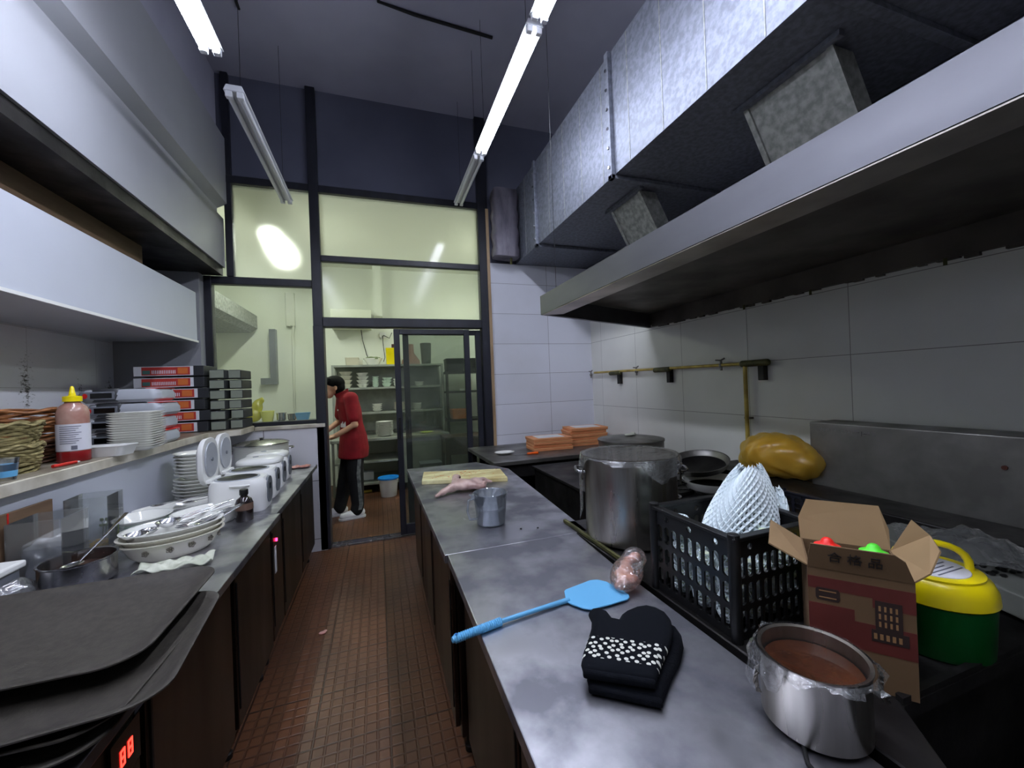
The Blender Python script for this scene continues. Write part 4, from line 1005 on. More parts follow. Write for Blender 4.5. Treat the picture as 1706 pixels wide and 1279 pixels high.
# trays
def tray():
    t = thing('serving_tray', '', 'tray', (0,0,0)); b = MB(); W_, D_ = .64, .47
    prof = [(.05,0,.0),(.016,.0,.016),(.004,.0,.024),(0,0,.025),(0,0,.028),(.005,0,.0285),(.018,.0,.020),(.052,0,.0045)]
    rings = [b.rrect(W_-2*i, D_-2*i, max(.02,.075-i*.6), z, k=8) for i, _, z in prof]
    b.loft(rings); b.build('tray_body', M['tray'], t, smooth=50); return t
tr = tray(); spots = [(-.80,1.08,.803,.05),(-.78,1.13,.822,-.03),(-.735,1.105,.841,.10),(-.80,1.245,.868,.0)]
n_ = len(spots)
labs = ['dark brown serving tray, lowest of the stack on the left counter','dark brown serving tray, third from the top of the stack','dark brown serving tray sticking out under the top one','dark brown serving tray on top of the stack at the lower left']
for i, (x,y,z,r) in enumerate(spots):
    if i == 0: tr.location = (x,y,z); tr.rotation_euler = (0,0,r); tr['label'] = labs[0]; tr['group'] = 'serving trays on the left counter'; q = tr
    else: q = dup(tr, (x,y,z), r, labs[i], 'serving trays on the left counter')
    if i == 3: q.rotation_euler = (.015,.0,0)
# oval bowls (nested) with cutlery
def oval_bowl(label, loc, a, b_, H, m, rz, group=None, flowers=True):
    t = thing('oval_bowl', label, 'bowl', loc, rz, group); f = b_/a
    MB().lathe([(.001,0),(a*.68,0),(a*.80,H*.25),(a*.95,H*.9),(a+.004,H*.96),(a+.004,H),(a-.006,H),(a*.9,H*.85),(a*.72,H*.2),(a*.6,.008),(.001,.008)], (0,0,0), 56, 1, f).build('bowl_body', m, t, smooth=40)
    if flowers:
        for ang in (-2.2,-1.7,-1.25,-.75,-.3):
            r = a*.905; x, y = r*math.cos(ang), r*f*math.sin(ang); fb_ = MB()
            for k in range(5):
                q = 2*PI*k/5; tx, ty = -math.sin(ang), f*math.cos(ang); fb_.ball((x*1.004+tx*.008*math.cos(q), y*1.004+ty*.008*math.cos(q), H*.6+.007*math.sin(q)), (.005,.005,.005), 8, 5)
            fb_.build('painted_flower', mat('faded flower print', (126,120,108), .5), t, smooth=60)
    return t
oval_bowl('large oval cream bowl with flower print, lowest of the nested bowls', (-.80,1.965,ZL), .165, .125, .072, M['china_cream'], .45, 'nested oval bowls', True)
oval_bowl('oval cream bowl nested in the middle of the pile under the cutlery', (-.80,1.965,ZL+.022), .166, .126, .070, M['china_cream'], .45, 'nested oval bowls', False)
oval_bowl('topmost nested oval bowl filled with ladles and spoons', (-.798,1.967,ZL+.044), .160, .121, .068, M['china'], .45, 'nested oval bowls', False)
oval_bowl('white oval bowl partly hidden behind the nested cream bowls', (-.80,2.33,ZL), .15, .10, .075, M['china'], .6, None, False)
oval_bowl('shallow white oval dish holding spoons near the stacked plates', (-1.02,2.62,ZL+.004), .20, .11, .042, M['china'], .35, None, False)
oval_bowl('white shallow bowl left of the nested oval bowls', (-1.09,2.36,ZL), .11, .11, .05, M['china_green'], 0, None, False)
oval_bowl('white round bowl inverted look stacked on the shallow one', (-1.085,2.355,ZL+.022), .115, .115, .045, M['china'], 0, None, False)
# utensils
def ladle(label, base, tip, R, kind='ladle', m=None):
    """base: the bowl of the ladle; tip: end of the handle"""
    m = m or M['chrome']; base, tip = Vector(base), Vector(tip); d = tip-base; rz = math.atan2(d.y,d.x)
    t = thing('ladle' if kind == 'ladle' else ('serving_spoon' if kind == 'spoon' else 'serving_fork'), label, kind, tuple(base), rz, 'utensils in the bowls')
    Lh = math.hypot(d.x,d.y); dz = d.z
    if kind == 'ladle':
        MB().lathe([(.001,-R*.62),(R*.5,-R*.52),(R*.86,-R*.25),(R,.0),(R-.002,.001),(R*.84,-R*.2),(R*.48,-R*.47),(.001,-R*.57)], (0,0,0), 24).build('ladle_bowl', m, t, smooth=50)
    elif kind == 'spoon':
        MB().lathe([(.001,-R*.3),(R*.7,-R*.2),(R,.0),(R-.002,.001),(R*.68,-R*.15),(.001,-R*.24)], (0,0,0), 20, 1.5, 1).build('spoon_bowl', m, t, smooth=50)
    else:
        b = MB()
        for k in range(4): b.tube([(R*.6,(k-1.5)*.007,0),(-R,(k-1.5)*.006,.004)], .002, 6)
        b.box(R*.5,R*.9,-.013,.013,-.002,.002); b.build('tines', m, t)
    MB().loft([[(R*.9,-.004,-.001),(R*.9,.004,-.001),(R*.9,.004,.002),(R*.9,-.004,.002)],[(Lh*.5,-.004,dz*.42),(Lh*.5,.004,dz*.42),(Lh*.5,.004,dz*.42+.003),(Lh*.5,-.004,dz*.42+.003)],[(Lh,-.009,dz),(Lh,.009,dz),(Lh,.009,dz+.003),(Lh,-.009,dz+.003)]]).build('handle', m, t, bev=.001, seg=1)
    return t
ladle('shiny ladle lying at the near end of the nested bowls', (-.885,1.885,.912), (-.72,2.11,.920), .040)
ladle('large bright ladle resting high across the nested bowls', (-.82,1.975,.926), (-.66,2.19,.935), .042)
ladle('second ladle half under the nearest one', (-.885,1.975,.900), (-.75,2.17,.912), .032)
random.seed(9)
for k, (bx, by, tx, ty, kd) in enumerate([(-.87,2.02,-.64,2.20,'fork'),(-.86,1.98,-.66,2.13,'fork'),(-.80,2.00,-.62,2.17,'spoon'),(-.82,1.97,-.615,2.10,'spoon'),(-.80,2.06,-.60,2.26,'fork'),(-.78,2.02,-.59,2.21,'spoon'),(-.88,2.06,-.66,2.28,'fork'),(-.76,2.04,-.58,2.15,'spoon')]):
    w_ = ['nearest the ladle bowl','closest to the front rim','under the fork tines','lowest along the front','lying farthest back','in the middle of the bundle','beneath the big ladle','sticking out farthest right'][k]
    ladle('steel %s in the nested bowls, %s' % ('serving fork' if kd == 'fork' else 'spoon', w_), (bx+.085,by-.010,.890+.004*(k%3)), (tx-.035,ty-.035,.902+.005*(k%4)), .02, kd)
for k, (bx, by, tx, ty) in enumerate([(-1.12,2.60,-.86,2.70),(-1.05,2.66,-.80,2.74),(-.98,2.60,-.76,2.66)]):
    ladle('spoon in the shallow oval dish, %s' % ['leftmost','middle one','rightmost'][k], (bx,by,.858), (tx,ty,.878), .022, 'spoon')
t = thing('tongs', 'white plastic tongs lying over the bowls toward the soy bottle', 'tongs', (-.76,2.12,.895), .85)
for s in (-1,1): MB().loft([[(-.13,s*.018-.006,.0),(-.13,s*.018+.006,.0),(-.13,s*.018+.006,.004),(-.13,s*.018-.006,.004)],[(.13,s*.004-.005,.01),(.13,s*.004+.005,.01),(.13,s*.004+.005,.014),(.13,s*.004-.005,.014)]]).build('tong_arm', M['plastic_white'], t, bev=.001, seg=1)
# soy bottle
t = thing('sauce_bottle', 'small dark sauce bottle with black cap beside the rice cooker', 'bottle', (-.648,2.305,ZL))
MB().lathe([(.001,0),(.036,0),(.038,.004),(.038,.088),(.032,.106),(.016,.118),(.015,.128)], (0,0,0), 28).build('bottle_body', M['soy'], t, smooth=40)
MB().lathe([(.018,.126),(.019,.128),(.019,.150),(.017,.153),(.001,.153)], (0,0,0), 20).build('bottle_cap', M['plastic_black'], t, smooth=40)
MB().lathe([(.0385,.055),(.0387,.055),(.0387,.088),(.0385,.088)], (0,0,0), 28, cap0=False, cap1=False).build('bottle_label', mat('brown label', (96,74,62), .5), t, smooth=40)
# stacked plates on the counter
def plate(name, label, loc, R, H, m, sy=1, n=36, rz=0, cat='plate', group=None):
    t = thing(name, label, cat, loc, rz, group)
    MB().lathe([(.001,0),(R*.6,0),(R*.7,H*.3),(R,H*.9),(R,H),(R*.97,H),(R*.68,H*.45),(R*.58,.004),(.001,.004)], (0,0,0), n, 1, sy).build('plate_body', m, t, smooth=40)
    return t
p0 = None; z = ZL; n_ = 13
for i in range(n_):
    step = .020 if i not in (5,) else .034
    lab = 'white oval dish, %s in the stack beside the open rice cookers' % nth(n_-1-i, n_); loc = (-1.045+random.uniform(-.005,.005), 2.90+random.uniform(-.005,.005), z); z += step
    if p0 is None: p0 = plate('oval_dish', lab, loc, .118, .034, M['china'], .92, group='white dishes stacked on the left counter')
    else: dup(p0, loc, 0, lab, scale=(1,1,1) if i > 4 else (1.06,1.06,1))
# rice cookers
def cooker(label, loc, open_):
    t = thing('rice_cooker', label, 'rice cooker', loc, 0, 'white rice cookers in a row'); b = MB()
    rings = []
    for (w_, d_, r, z_, ox) in ((.25,.20,.05,0,0),(.262,.216,.06,.012,0),(.27,.226,.07,.11,0),(.262,.22,.07,.150,0),(.24,.205,.07,.172,-.004)):
        rings.append(b.rrect(w_, d_, r, z_, (ox,0), 8))
    b.loft(rings); b.build('cooker_body', M['plastic_white'], t, smooth=40)
    MB().lathe([(.105,.1725),(.104,.176),(.094,.176),(.092,.172)], (-.015,0,0), 36, 1, .88, cap0=False, cap1=False).build('inner_rim', M['plastic_grey'], t, smooth=40)
    if open_:
        MB().lathe([(.092,.1735),(.091,.1765),(.084,.1765),(.080,.1745),(.001,.1740)], (-.015,0,0), 36, 1, .88).build('inner_pot', M['black_mesh'], t, smooth=40)
        lid = MB(); rg = []
        for (s_, xx) in ((.80,-.034),(.97,-.022),(1.0,-.008),(.98,.0)):
            rg.append([(-.135+xx, y*s_, (.275+zz*s_)) for (y, zz, _) in b.rrect(.215,.25,.085,0,(0,0),8)])
        lid.loft(rg); lo = lid.build('lid', M['plastic_white'], t, smooth=40)
        MB().loft([[(-.1345+.001, y, .285+zz) for (y,zz,_) in b.rrect(.165,.185,.080,0,(0,0),8)],[(-.1345+.006, y*.96, .285+zz*.96) for (y,zz,_) in b.rrect(.165,.185,.080,0,(0,0),8)]]).build('inner_lid', M['plastic_grey'], lo, smooth=30)
        MB().tube([(-.129,0,.285),(-.124,0,.285)], .010, 16).build('steam_valve', M['plastic_mid'], lo)
        MB().box(-.14,-.112,-.07,.07,.165,.185).build('hinge', M['plastic_white'], t, bev=.004)
    else:
        rg = []
        for (w_, d_, z_) in ((.255,.222,.1725),(.258,.222,.182),(.24,.205,.196),(.19,.16,.205),(.10,.08,.208)):
            rg.append(b.rrect(w_, d_, min(w_,d_)*.33, z_, (-.004,0), 8))
        lo = MB().loft(rg).build('lid', M['plastic_white'], t, smooth=50)
        MB().lathe([(.016,.206),(.018,.212),(.001,.213)], (-.03,0,0), 16).build('steam_valve', M['plastic_grey'], lo)
    # control panel on the aisle side
    pr = [(.128+.0105, y, z0) for (y, z0, _) in b.rrect(.105,.145,.048,0,(0,0),8)]
    MB().loft([[(x-.012, y, .098+z0) for x,y,z0 in pr],[(x-.001, y*.96, .098+z0*.96) for x,y,z0 in pr]]).build('control_panel', M['plastic_mid'], t, smooth=40)
    MB().box(.137,.1385,-.014,.014,.10,.13).build('display', M['black_gloss'], t)
    MB().tube([(-.02,-.112,.150),(.03,-.119,.148),(.07,-.112,.148)], .005, 8).build('carry_handle', M['plastic_white'], t, smooth=50)
    return t
c0 = cooker('white rice cooker with its lid up, nearest the soy bottle', (-.722,2.53,ZL), True)
dup(c0, (-.735,2.785,ZL), 0, 'white rice cooker with its lid up, second in the row')
c1 = cooker('white rice cooker with closed lid, third in the row', (-.75,3.04,ZL), False)
dup(c1, (-.765,3.30,ZL), 0, 'white rice cooker with closed lid, farthest in the row')
# big pot behind
t = pot('soup_warmer', 'large steel pot with lid at the far end of the left counter', 'pot', (-.885,3.62,ZL), .185, .225, None, True, ha=.2, m=mat('cream enamelled steel', (206,206,196), .3, .3))
MB().lathe([(.192,.230),(.194,.237),(.16,.250),(.06,.262),(.001,.264)], (0,0,0), 48).build('pot_lid', M['steel'], t, smooth=30)
MB().lathe([(.012,.263),(.010,.270),(.02,.276),(.001,.279)], (0,0,0), 16).build('lid_knob', M['plastic_black'], t, smooth=40)
b = MB().sheet(lambda u, v: (.16*(u-.5), .10*(v-.5), .008+.008*math.sin(14*u+3*v)*math.sin(9*v)), 20, 14); o = b.build('rag', M['pink_cloth'], solid=.003, smooth=80); o.location = (-.64,3.70,ZL+.004); tag(o, 'pink stained rag at the far corner of the left counter', 'rag')
b = MB().sheet(lambda u, v: (.22*(u-.5), .09*(v-.5)+.01*math.sin(9*u), .012+.012*math.sin(16*u+2*v)*math.cos(7*v+3*u)), 28, 14); o = b.build('crumpled_cloth', M['cloth_white'], solid=.003, smooth=80); o.location = (-.72,1.775,ZL+.005); o.rotation_euler = (0,0,.1); tag(o, 'crumpled white cloth between the bowls and the trays', 'cloth')
# saucepan with spoon
t = pot('saucepan', 'round steel saucepan with a spoon behind the trays', 'saucepan', (-.985,1.765,ZL), .095, .085, M['sauce'], .6, False, rim=.004)
ladle('long handled steel spoon standing in the saucepan', (-1.0,1.76,.87), (-.93,1.93,.985), .022, 'spoon')
# clear containers
def clearbox(label, loc, w_, d_, h_, rz=0):
    t = thing('clear_container', label, 'container', loc, rz); b = MB(); th = .003
    b.box(-w_/2,w_/2,-d_/2,-d_/2+th,0,h_); b.box(-w_/2,w_/2,d_/2-th,d_/2,0,h_); b.box(-w_/2,-w_/2+th,-d_/2+th,d_/2-th,0,h_); b.box(w_/2-th,w_/2,-d_/2+th,d_/2-th,0,h_); b.box(-w_/2+th,w_/2-th,-d_/2+th,d_/2-th,0,th)
    b.build('box_walls', M['clear'], t); return t
clearbox('tall clear acrylic box with chopsticks and yellow slices', (-1.115,2.10,ZL), .13, .13, .235, .1)
clearbox('tall clear acrylic box nearer the trays holding crumpled bags', (-1.115,1.86,ZL), .14, .15, .22, .05)
b = MB(); random.seed(8)
for k in range(90): b.ball((random.uniform(-.055,.055), random.uniform(-.055,.055), .008+random.uniform(0,.03)), (.010,.006,.002), 6, 4)
o = b.build('yellow_slices', M['yellow_flake'], smooth=60); o.location = (-1.115,2.10,ZL+.004); o.rotation_euler = (0,0,.1); tag(o, 'yellow dried slices in the bottom of the clear box', 'slices', kind='stuff')
b = MB()
for k in range(6):
    x = -.01+.01*k; b.tube([(x,.03,.0),(x+.004,.03,.05),(x+.010*math.sin(k),.03,.08)], .0012, 5); b.ball((x+.008*math.sin(k),.03,.082),(.007,.002,.009),6,4); b.ball((x-.004,.03,.06),(.006,.002,.007),6,4)
o = b.build('herb_sprigs', M['herb']); o.location = (-1.09,2.08,ZL+.045); tag(o, 'small green herb sprigs standing in the clear box', 'herbs')
def bagblob(label, loc, r, seedv, m, rz=0):
    b = MB(); rnd = random.Random(seedv)
    for k in range(4): b.ball((rnd.uniform(-.4,.4)*r[0], rnd.uniform(-.4,.4)*r[1], r[2]*.9), (r[0]*.7,r[1]*.7,r[2]*.8), 16, 10)
    o = b.build('plastic_bag', m, remesh=max(r)/14); o.location = loc; o.rotation_euler = (0,0,rz)
    for v in o.data.vertices: v.co += v.normal*(r[2]*.10*math.sin(v.co.x*90+seedv)*math.sin(v.co.y*80+v.co.z*70))
    zmin = min(v.co.z for v in o.data.vertices)
    for v in o.data.vertices: v.co.z -= zmin
    tag(o, label, 'bag'); return o
M['bag_white'] = film('milky plastic bag', (232,234,244), .4, .2, .7, (.95,.95,.97), .9, 40)
bagblob('crumpled milky plastic bag inside the nearer clear box', (-1.115,1.86,ZL+.004), (.052,.055,.09), 2, M['bag_white'])
bagblob('grey crumpled plastic bag behind the tray stack at the left edge', (-1.10,1.63,ZL), (.07,.07,.05), 5, M['film_soft'])
t = thing('foam_box', 'white foam lid resting at the left edge above the trays', 'lid', (-1.13,1.60,.905))
MB().box(-.055,.055,-.10,.10,0,.022).build('lid_body', M['plastic_white'], t, bev=.006)
t = thing('storage_box', 'grey storage box under the white foam lid', 'box', (-1.135,1.60,.803)); MB().box(-.05,.05,-.09,.09,0,.100).build('box_body', M['plastic_mid'], t, bev=.006)
o = MB().box(-.012,0,-.28,.26,0,.25).build('added_brown_panel', M['wood_brown'], bev=.002); o.location = (-1.192,1.75,ZL+.002); tag(o, 'added panel for the brown tone at the half wall behind the clear boxes', 'board')  # panel made up only to give the half wall a brown tone here
MB().box(.0005,.0015,.06,.066,.0,.25).build('red_line', M['red_plastic'], o)

# ================================================================== THINGS ON THE LEFT LEDGE
ZG = 1.1585
# squeeze bottle
t = thing('squeeze_bottle', 'large squeeze bottle of red sauce with yellow nozzle on the ledge', 'bottle', (-1.275,2.28,ZG))
MB().lathe([(.001,0),(.048,0),(.052,.006),(.052,.215),(.044,.24),(.026,.255),(.024,.262)], (0,0,0), 36).build('bottle_body', mat('sauce smeared plastic', (176,140,126), .25, 0, (150,104,92), 14, coat=.5), t, smooth=40)
MB().lathe([(.0525,.002),(.0535,.004),(.0535,.045),(.0525,.047)], (0,0,0), 36, cap0=False, cap1=False).build('red_sauce', M['sauce_red'], t, smooth=40)
MB().lathe([(.0535,.050),(.0538,.050),(.0538,.165),(.0535,.165)], (0,0,0), 36, cap0=False, cap1=False).build('bottle_label', M['label_white'], t, smooth=40)
MB().lathe([(.031,.262),(.031,.284),(.012,.288),(.006,.325),(.003,.33)], (0,0,0), 28).build('nozzle_cap', M['yellow_plastic'], t, smooth=30)
b = MB()
for k in range(9):
    z = .155-k*.009; a0 = -1.9; n = 9
    pts = [(.0542*math.cos(a0+i*.16), .0542*math.sin(a0+i*.16), z) for i in range(n-(k%3))]; b.tube(pts, .0013, 4)
for k in range(10):
    a = -1.2+k*.035; b.tube([(.0542*math.cos(a),.0542*math.sin(a),.055),(.0542*math.cos(a),.0542*math.sin(a),.072)], .0009, 4)
b.build('label_print', M['label_grey'], t)
# baskets
def basket_mb(R, H, n=64, rows=14, rnd=random.Random(1), amp=.006, sy=1.0):
    b = MB()
    for k in range(rows):
        z = H*k/(rows-1); r = R*(.84+.16*k/(rows-1)); pts = []
        for i in range(n+1):
            a = 2*PI*i/n; rr = r+amp*.4*math.sin(a*16+PI*(k%2)); pts.append((rr*math.cos(a), sy*rr*math.sin(a), z+amp*math.sin(a*3+k)))
        b.tube(pts, H/rows*.62, 5)
    return b
def basket(label, loc, R, H, m, rows, sy=1.0, amp=.006, rz=0):
    t = thing('wicker_basket', label, 'basket', loc, rz, 'baskets on the ledge')
    basket_mb(R, H, rows=rows, sy=sy, amp=amp).build('woven_wall', m, t, smooth=60)
    b = MB(); n = 90
    b.tube([(R*1.02*math.cos(2*PI*i/n), sy*R*1.02*math.sin(2*PI*i/n), H+.006*math.sin(2*PI*i/n*9)) for i in range(n+1)], .007, 6); b.build('braided_rim', m, t, smooth=60)
    MB().lathe([(.001,0),(R*.84,0),(R*.84,.006),(.001,.006)], (0,0,0), 40, 1, sy).build('basket_bottom', m, t)
    return t
basket('dark brown wicker basket, lowest under the orange ones on the ledge', (-1.50,2.36,ZG), .17, .09, mat('dark wicker', (92,56,32), .6, 0, (58,34,20), 30, (1,1,6), .3, 60), 9)
basket('brown wicker basket in the middle of the basket pile', (-1.49,2.37,ZG+.098), .18, .075, M['wicker'], 8, amp=.008)
basket('orange brown wicker tray basket on top of the pile beside the bottle', (-1.52,2.38,ZG+.182), .21, .045, M['wicker'], 6, amp=.010)
basket('olive straw basket at the left edge, lower one', (-1.36,2.03,ZG), .115, .10, M['wicker_green'], 8, amp=.006)
basket('olive straw basket at the left edge, upper one', (-1.365,2.03,ZG+.108), .12, .075, M['wicker_green'], 7, amp=.007)
t = thing('plastic_cup', 'clear plastic cup with blue lid at the left edge of the ledge', 'cup', (-1.225,1.86,ZG))
MB().lathe([(.025,0),(.034,.075),(.032,.075),(.023,.004),(.001,.003)], (0,0,0), 24).build('cup_body', M['clear'], t, smooth=40)
MB().lathe([(.001,.012),(.027,.012),(.031,.055),(.001,.056)], (0,0,0), 24).build('blue_content', M['blue_plastic'], t, smooth=40)
t = thing('marker_pen', 'red plastic stick lying on the ledge before the squeeze bottle', 'pen', (-1.22,2.13,ZG+.008), 1.35)
MB().tube([(-.05,0,0),(.045,0,0)], .0065, 10).build('pen_body', M['red_plastic'], t, smooth=50); MB().tube([(.045,0,0),(.06,0,0)], [.005,.002], 8).build('pen_tip', M['plastic_white'], t)
MB  # white basket on the ledge
t = thing('plastic_basket', 'small white plastic basket with slots beside the squeeze bottle', 'basket', (-1.245,2.415,ZG), 1.45)
b = MB(); rr = [(.10,.20,.02,0),(.125,.235,.03,.045),(.13,.24,.03,.047),(.118,.228,.028,.045),(.094,.194,.018,.004)]
b.loft([b.rrect(w_,d_,r,z,(0,0),5) for w_,d_,r,z in rr]); b.build('basket_body', M['plastic_white'], t, smooth=35)
b = MB()
for k in range(3): b.box(.0605+.0005*k,.0625+.0005*k, .03+k*.014,.036+k*.014,.012,.036)
b.build('slots', M['plastic_mid'], t)
# stacked plates on ledge
p0 = None; n_ = 16
for i in range(n_):
    lab = 'white rectangular plate, %s in the slanted stack on the ledge' % nth(n_-1-i, n_); loc = (-1.195-.0005*i, 2.60+.001*i, ZG+i*.0118)
    if p0 is None:
        p0 = thing('rectangular_plate', lab, 'plate', loc, .06, 'white plates on the ledge'); b = MB()
        b.loft([b.rrect(w_,d_,r,z,(0,0),5) for w_,d_,r,z in ((.13,.14,.02,0),(.186,.196,.03,.016),(.19,.20,.03,.019),(.182,.192,.03,.019),(.126,.136,.02,.005))]); b.build('plate_body', M['china'], p0, smooth=40)
    else: dup(p0, loc, .06+random.uniform(-.02,.02), lab)
# portable stoves: grey rounded ones
def gstove(label, loc, rz=0, group='portable grey stoves on the ledge'):
    t = thing('portable_stove', label, 'portable stove', loc, rz, group); b = MB()
    b.loft([b.rrect(w_,d_,r,z,(0,0),6) for w_,d_,r,z in ((.30,.235,.03,0),(.335,.26,.045,.012),(.335,.26,.045,.034),(.31,.24,.04,.052),(.29,.225,.03,.054))]); b.build('unit_body', M['plastic_grey'], t, smooth=35)
    b = MB(); b.loft([b.rrect(w_,d_,r,z,(-.06,0),6) for w_,d_,r,z in ((.14,.262,.04,.006),(.15,.268,.04,.03),(.14,.25,.04,.056),(.12,.23,.03,.058))]); b.build('stove_cover', M['plastic_dark'], t, smooth=35)
    MB().box(-.155,-.02,-.1345,-.130,.014,.046).build('control_plate', M['plastic_mid'], t, bev=.002)
    b = MB(); b.tube([(-.135,-.1355,.030),(-.135,-.1375,.030)], .010, 12); b.build('red_badge', M['red_plastic'], t)
    b = MB(); b.box(-.115,-.03,-.1362,-.1346,.020,.040); b.build('dark_label', M['black_gloss'], t)
    MB().box(.10,.163,-.11,.11,.0535,.0555).build('red_edge', M['scarlet'], t, bev=.001, seg=1)
    return t
gs = None; n_ = 4
for i in range(n_):
    lab = 'grey portable stove, %s in the stack behind the white plates' % nth(n_-1-i, n_); loc = (-1.345+[.0,-.008,.006,-.015][i], 2.905, ZG+.001+i*.0815)
    if gs is None: gs = gstove(lab, loc, .03); gs.scale = (1.04,1.04,1.38)
    else: dup(gs, loc, .03+[0,.03,-.02,.06][i], lab)
# boxed stoves
def bstove(label, loc, rz):
    t = thing('stove_case', label, 'portable stove', loc, rz, 'boxed stoves at the end of the ledge')
    MB().box(-.21,.21,-.12,.12,0,.076).build('case_body', M['plastic_dark'], t, bev=.004)
    MB().box(-.211,.145,-.1225,-.1202,.005,.073).build('front_plate', M['plastic_cool'], t)
    MB().box(-.165,.125,-.1235,-.1226,.010,.068).build('red_label', mat('red printed label', (176,52,46), .5), t)
    b = MB()
    for k in range(14): b.box(-.105+k*.0105,-.100+k*.0105,-.1243,-.1236,.020,.045)
    b.build('label_bars', M['label_white'], t)
    MB().box(-.160,-.115,-.1244,-.1236,.018,.045).build('green_panel', mat('teal print', (70,110,104), .5), t)
    MB().box(.050,.112,-.1244,-.1236,.018,.062).build('orange_panel', mat('orange print', (206,110,50), .5), t)
    return t
def ecase(label, loc, rz, w_):
    t = thing('stove_case', label, 'portable stove', loc, rz, 'boxed stoves at the end of the ledge')
    MB().box(-w_/2,w_/2,-.13,.13,0,.070).build('case_body', M['plastic_dark'], t, bev=.006)
    MB().box(-w_/2+.003,w_/2-.003,-.134,-.1302,.006,.064).build('end_plate', mat('olive grey plastic', (132,138,124), .45), t, bev=.002)
    return t
bs = None; n_ = 6
for i in range(n_):
    lab = 'dark stove case with red label, %s in its column' % nth(n_-1-i, n_); loc = (-1.425+[.0,.012,-.01,.008,-.012,-.01][i], 3.675, ZG+.001+i*.0835); rz = [0,.02,-.02,.01,.0,-.01][i]
    if bs is None: bs = bstove(lab, loc, rz)
    else: dup(bs, loc, rz, lab)
for ci, (cx_, cy_, w_) in enumerate(((-1.158,3.72,.098),(-1.062,3.80,.084))):
    e0 = None
    for i in range(n_):
        lab = 'olive ended stove case, %s, column %s' % (nth(n_-1-i, n_), ['next to the red labels','nearest the glass'][ci]); loc = (cx_+[.0,.004,-.002,.003,.002,-.002][i]*(1 if ci else -1), cy_, ZG+.001+i*.0785); rz = [0,.02,-.02,.02,.0,-.02][i]
        if e0 is None: e0 = ecase(lab, loc, rz, w_)
        else: dup(e0, loc, rz, lab)

# ================================================================== THE BACK ROOM'S CONTENTS
t = thing('prep_counter', 'steel prep counter where the person works in the back room', 'counter', (-1.24,5.2,0))
MB().box(-.60,.62,-.56,.60,.80,.84).build('counter_top', M['steel'], t, bev=.004)
MB().box(-.58,.58,-.54,.58,.08,.799).build('counter_body', M['steel_soot'], t, bev=.003)
for (x, y) in ((-.55,-.5),(.55,-.5),(-.55,.54),(.55,.54)): MB().box(x-.02,x+.02,y-.02,y+.02,0,.08).build('foot', M['steel_soot'], t)
t = thing('window_counter', 'raised steel counter just behind the lower left pane', 'counter', (-1.3,4.40,0))
MB().box(-.70,.70,-.22,.22,1.12,1.15).build('counter_top', M['steel'], t, bev=.003)
MB().box(-.68,.68,-.20,.20,.05,1.119).build('counter_body', M['steel_soot'], t)
for x in (-.65,.65): MB().box(x-.02,x+.02,-.02,.02,0,.05).build('foot', M['steel_soot'], t)
ZW = 1.151
yb = film('bright yellow bag film', (232,226,30), .3, .2, .85, (.95,.95,.4), .9, 30)
b = MB(); b.ball((0,0,.07),(.08,.06,.07),16,10); b.ball((.04,0,.15),(.05,.04,.07),14,8); b.ball((.075,0,.21),(.03,.025,.03),12,6); b.limb([(.03,0,.2),(.085,.0,.235)],[.02,.012],8)
o = b.build('yellow_bag', yb, remesh=.009); o.location = (-1.17,4.52,ZW-.002); tag(o, 'bright yellow tied bag on the raised counter behind the lower left pane', 'bag')
t = thing('yellow_tub', 'pale yellow tub next to the yellow bag behind the glass', 'tub', (-1.04,4.50,ZW))
MB().lathe([(.001,0),(.045,0),(.06,.10),(.063,.10),(.06,.104),(.042,.004),(.001,.004)], (0,0,0), 28).build('tub_body', mat('pale yellow plastic', (232,232,120), .4), t, smooth=40)
t = pot('steel_pot', 'small steel pot behind the glass, nearer the yellow tub', 'pot', (-.925,4.52,ZW), .042, .075, None, handles=False, m=M['chrome'])
t = pot('steel_pot', 'small steel pot behind the glass, nearer the blue basket', 'pot', (-.83,4.52,ZW), .038, .06, None, handles=False, m=M['steel'])
t = thing('blue_basket', 'sky blue plastic basket behind the glass near the main post', 'basket', (-.72,4.45,ZW)); b = MB()
b.loft([b.rrect(w_,d_,.012,z) for w_,d_,z in ((.10,.07,0),(.13,.10,.07),(.134,.104,.072),(.122,.092,.07),(.09,.06,.004))]); b.build('basket_body', M['blue_plastic'], t, smooth=40)
# wall hood on the left of the back room
t = thing('far_hood', 'grey sloping extractor hood along the back room left wall', 'hood', (-1.9,5.5,2.3))
MB().prism([(-.29,.0),(.22,.0),(.30,.06),(.30,.24),(-.29,.62)], -1.2, 1.05, axis=1).build('hood_body', M['galv_dull'], t, bev=.004)
t = thing('far_duct', 'dark vertical duct on the far wall seen through the lower left pane', 'duct', (-1.41,6.55,1.65)); MB().box(-.04,.04,-.05,.06,.0,.70).build('duct_body', M['plastic_mid'], t); MB().box(-.16,.04,-.06,.06,-.09,-.001).build('duct_foot', M['plastic_mid'], t)
o = MB().tube([(-1.20,6.56,2.40),(-1.14,6.57,2.44),(-1.16,6.57,2.25),(-1.17,6.57,1.0)], .018, 10).build('white_conduit', M['white_wall'], smooth=50); tag(o, 'pale wrapped pipe running down the far wall of the back room', 'pipe')
o = MB().box(-1.24,-1.12,6.55,6.615,2.40,2.9).build('pipe_casing', M['white_wall'], bev=.01); tag(o, 'pale pipe casing above the wrapped pipe on the far wall', 'casing')
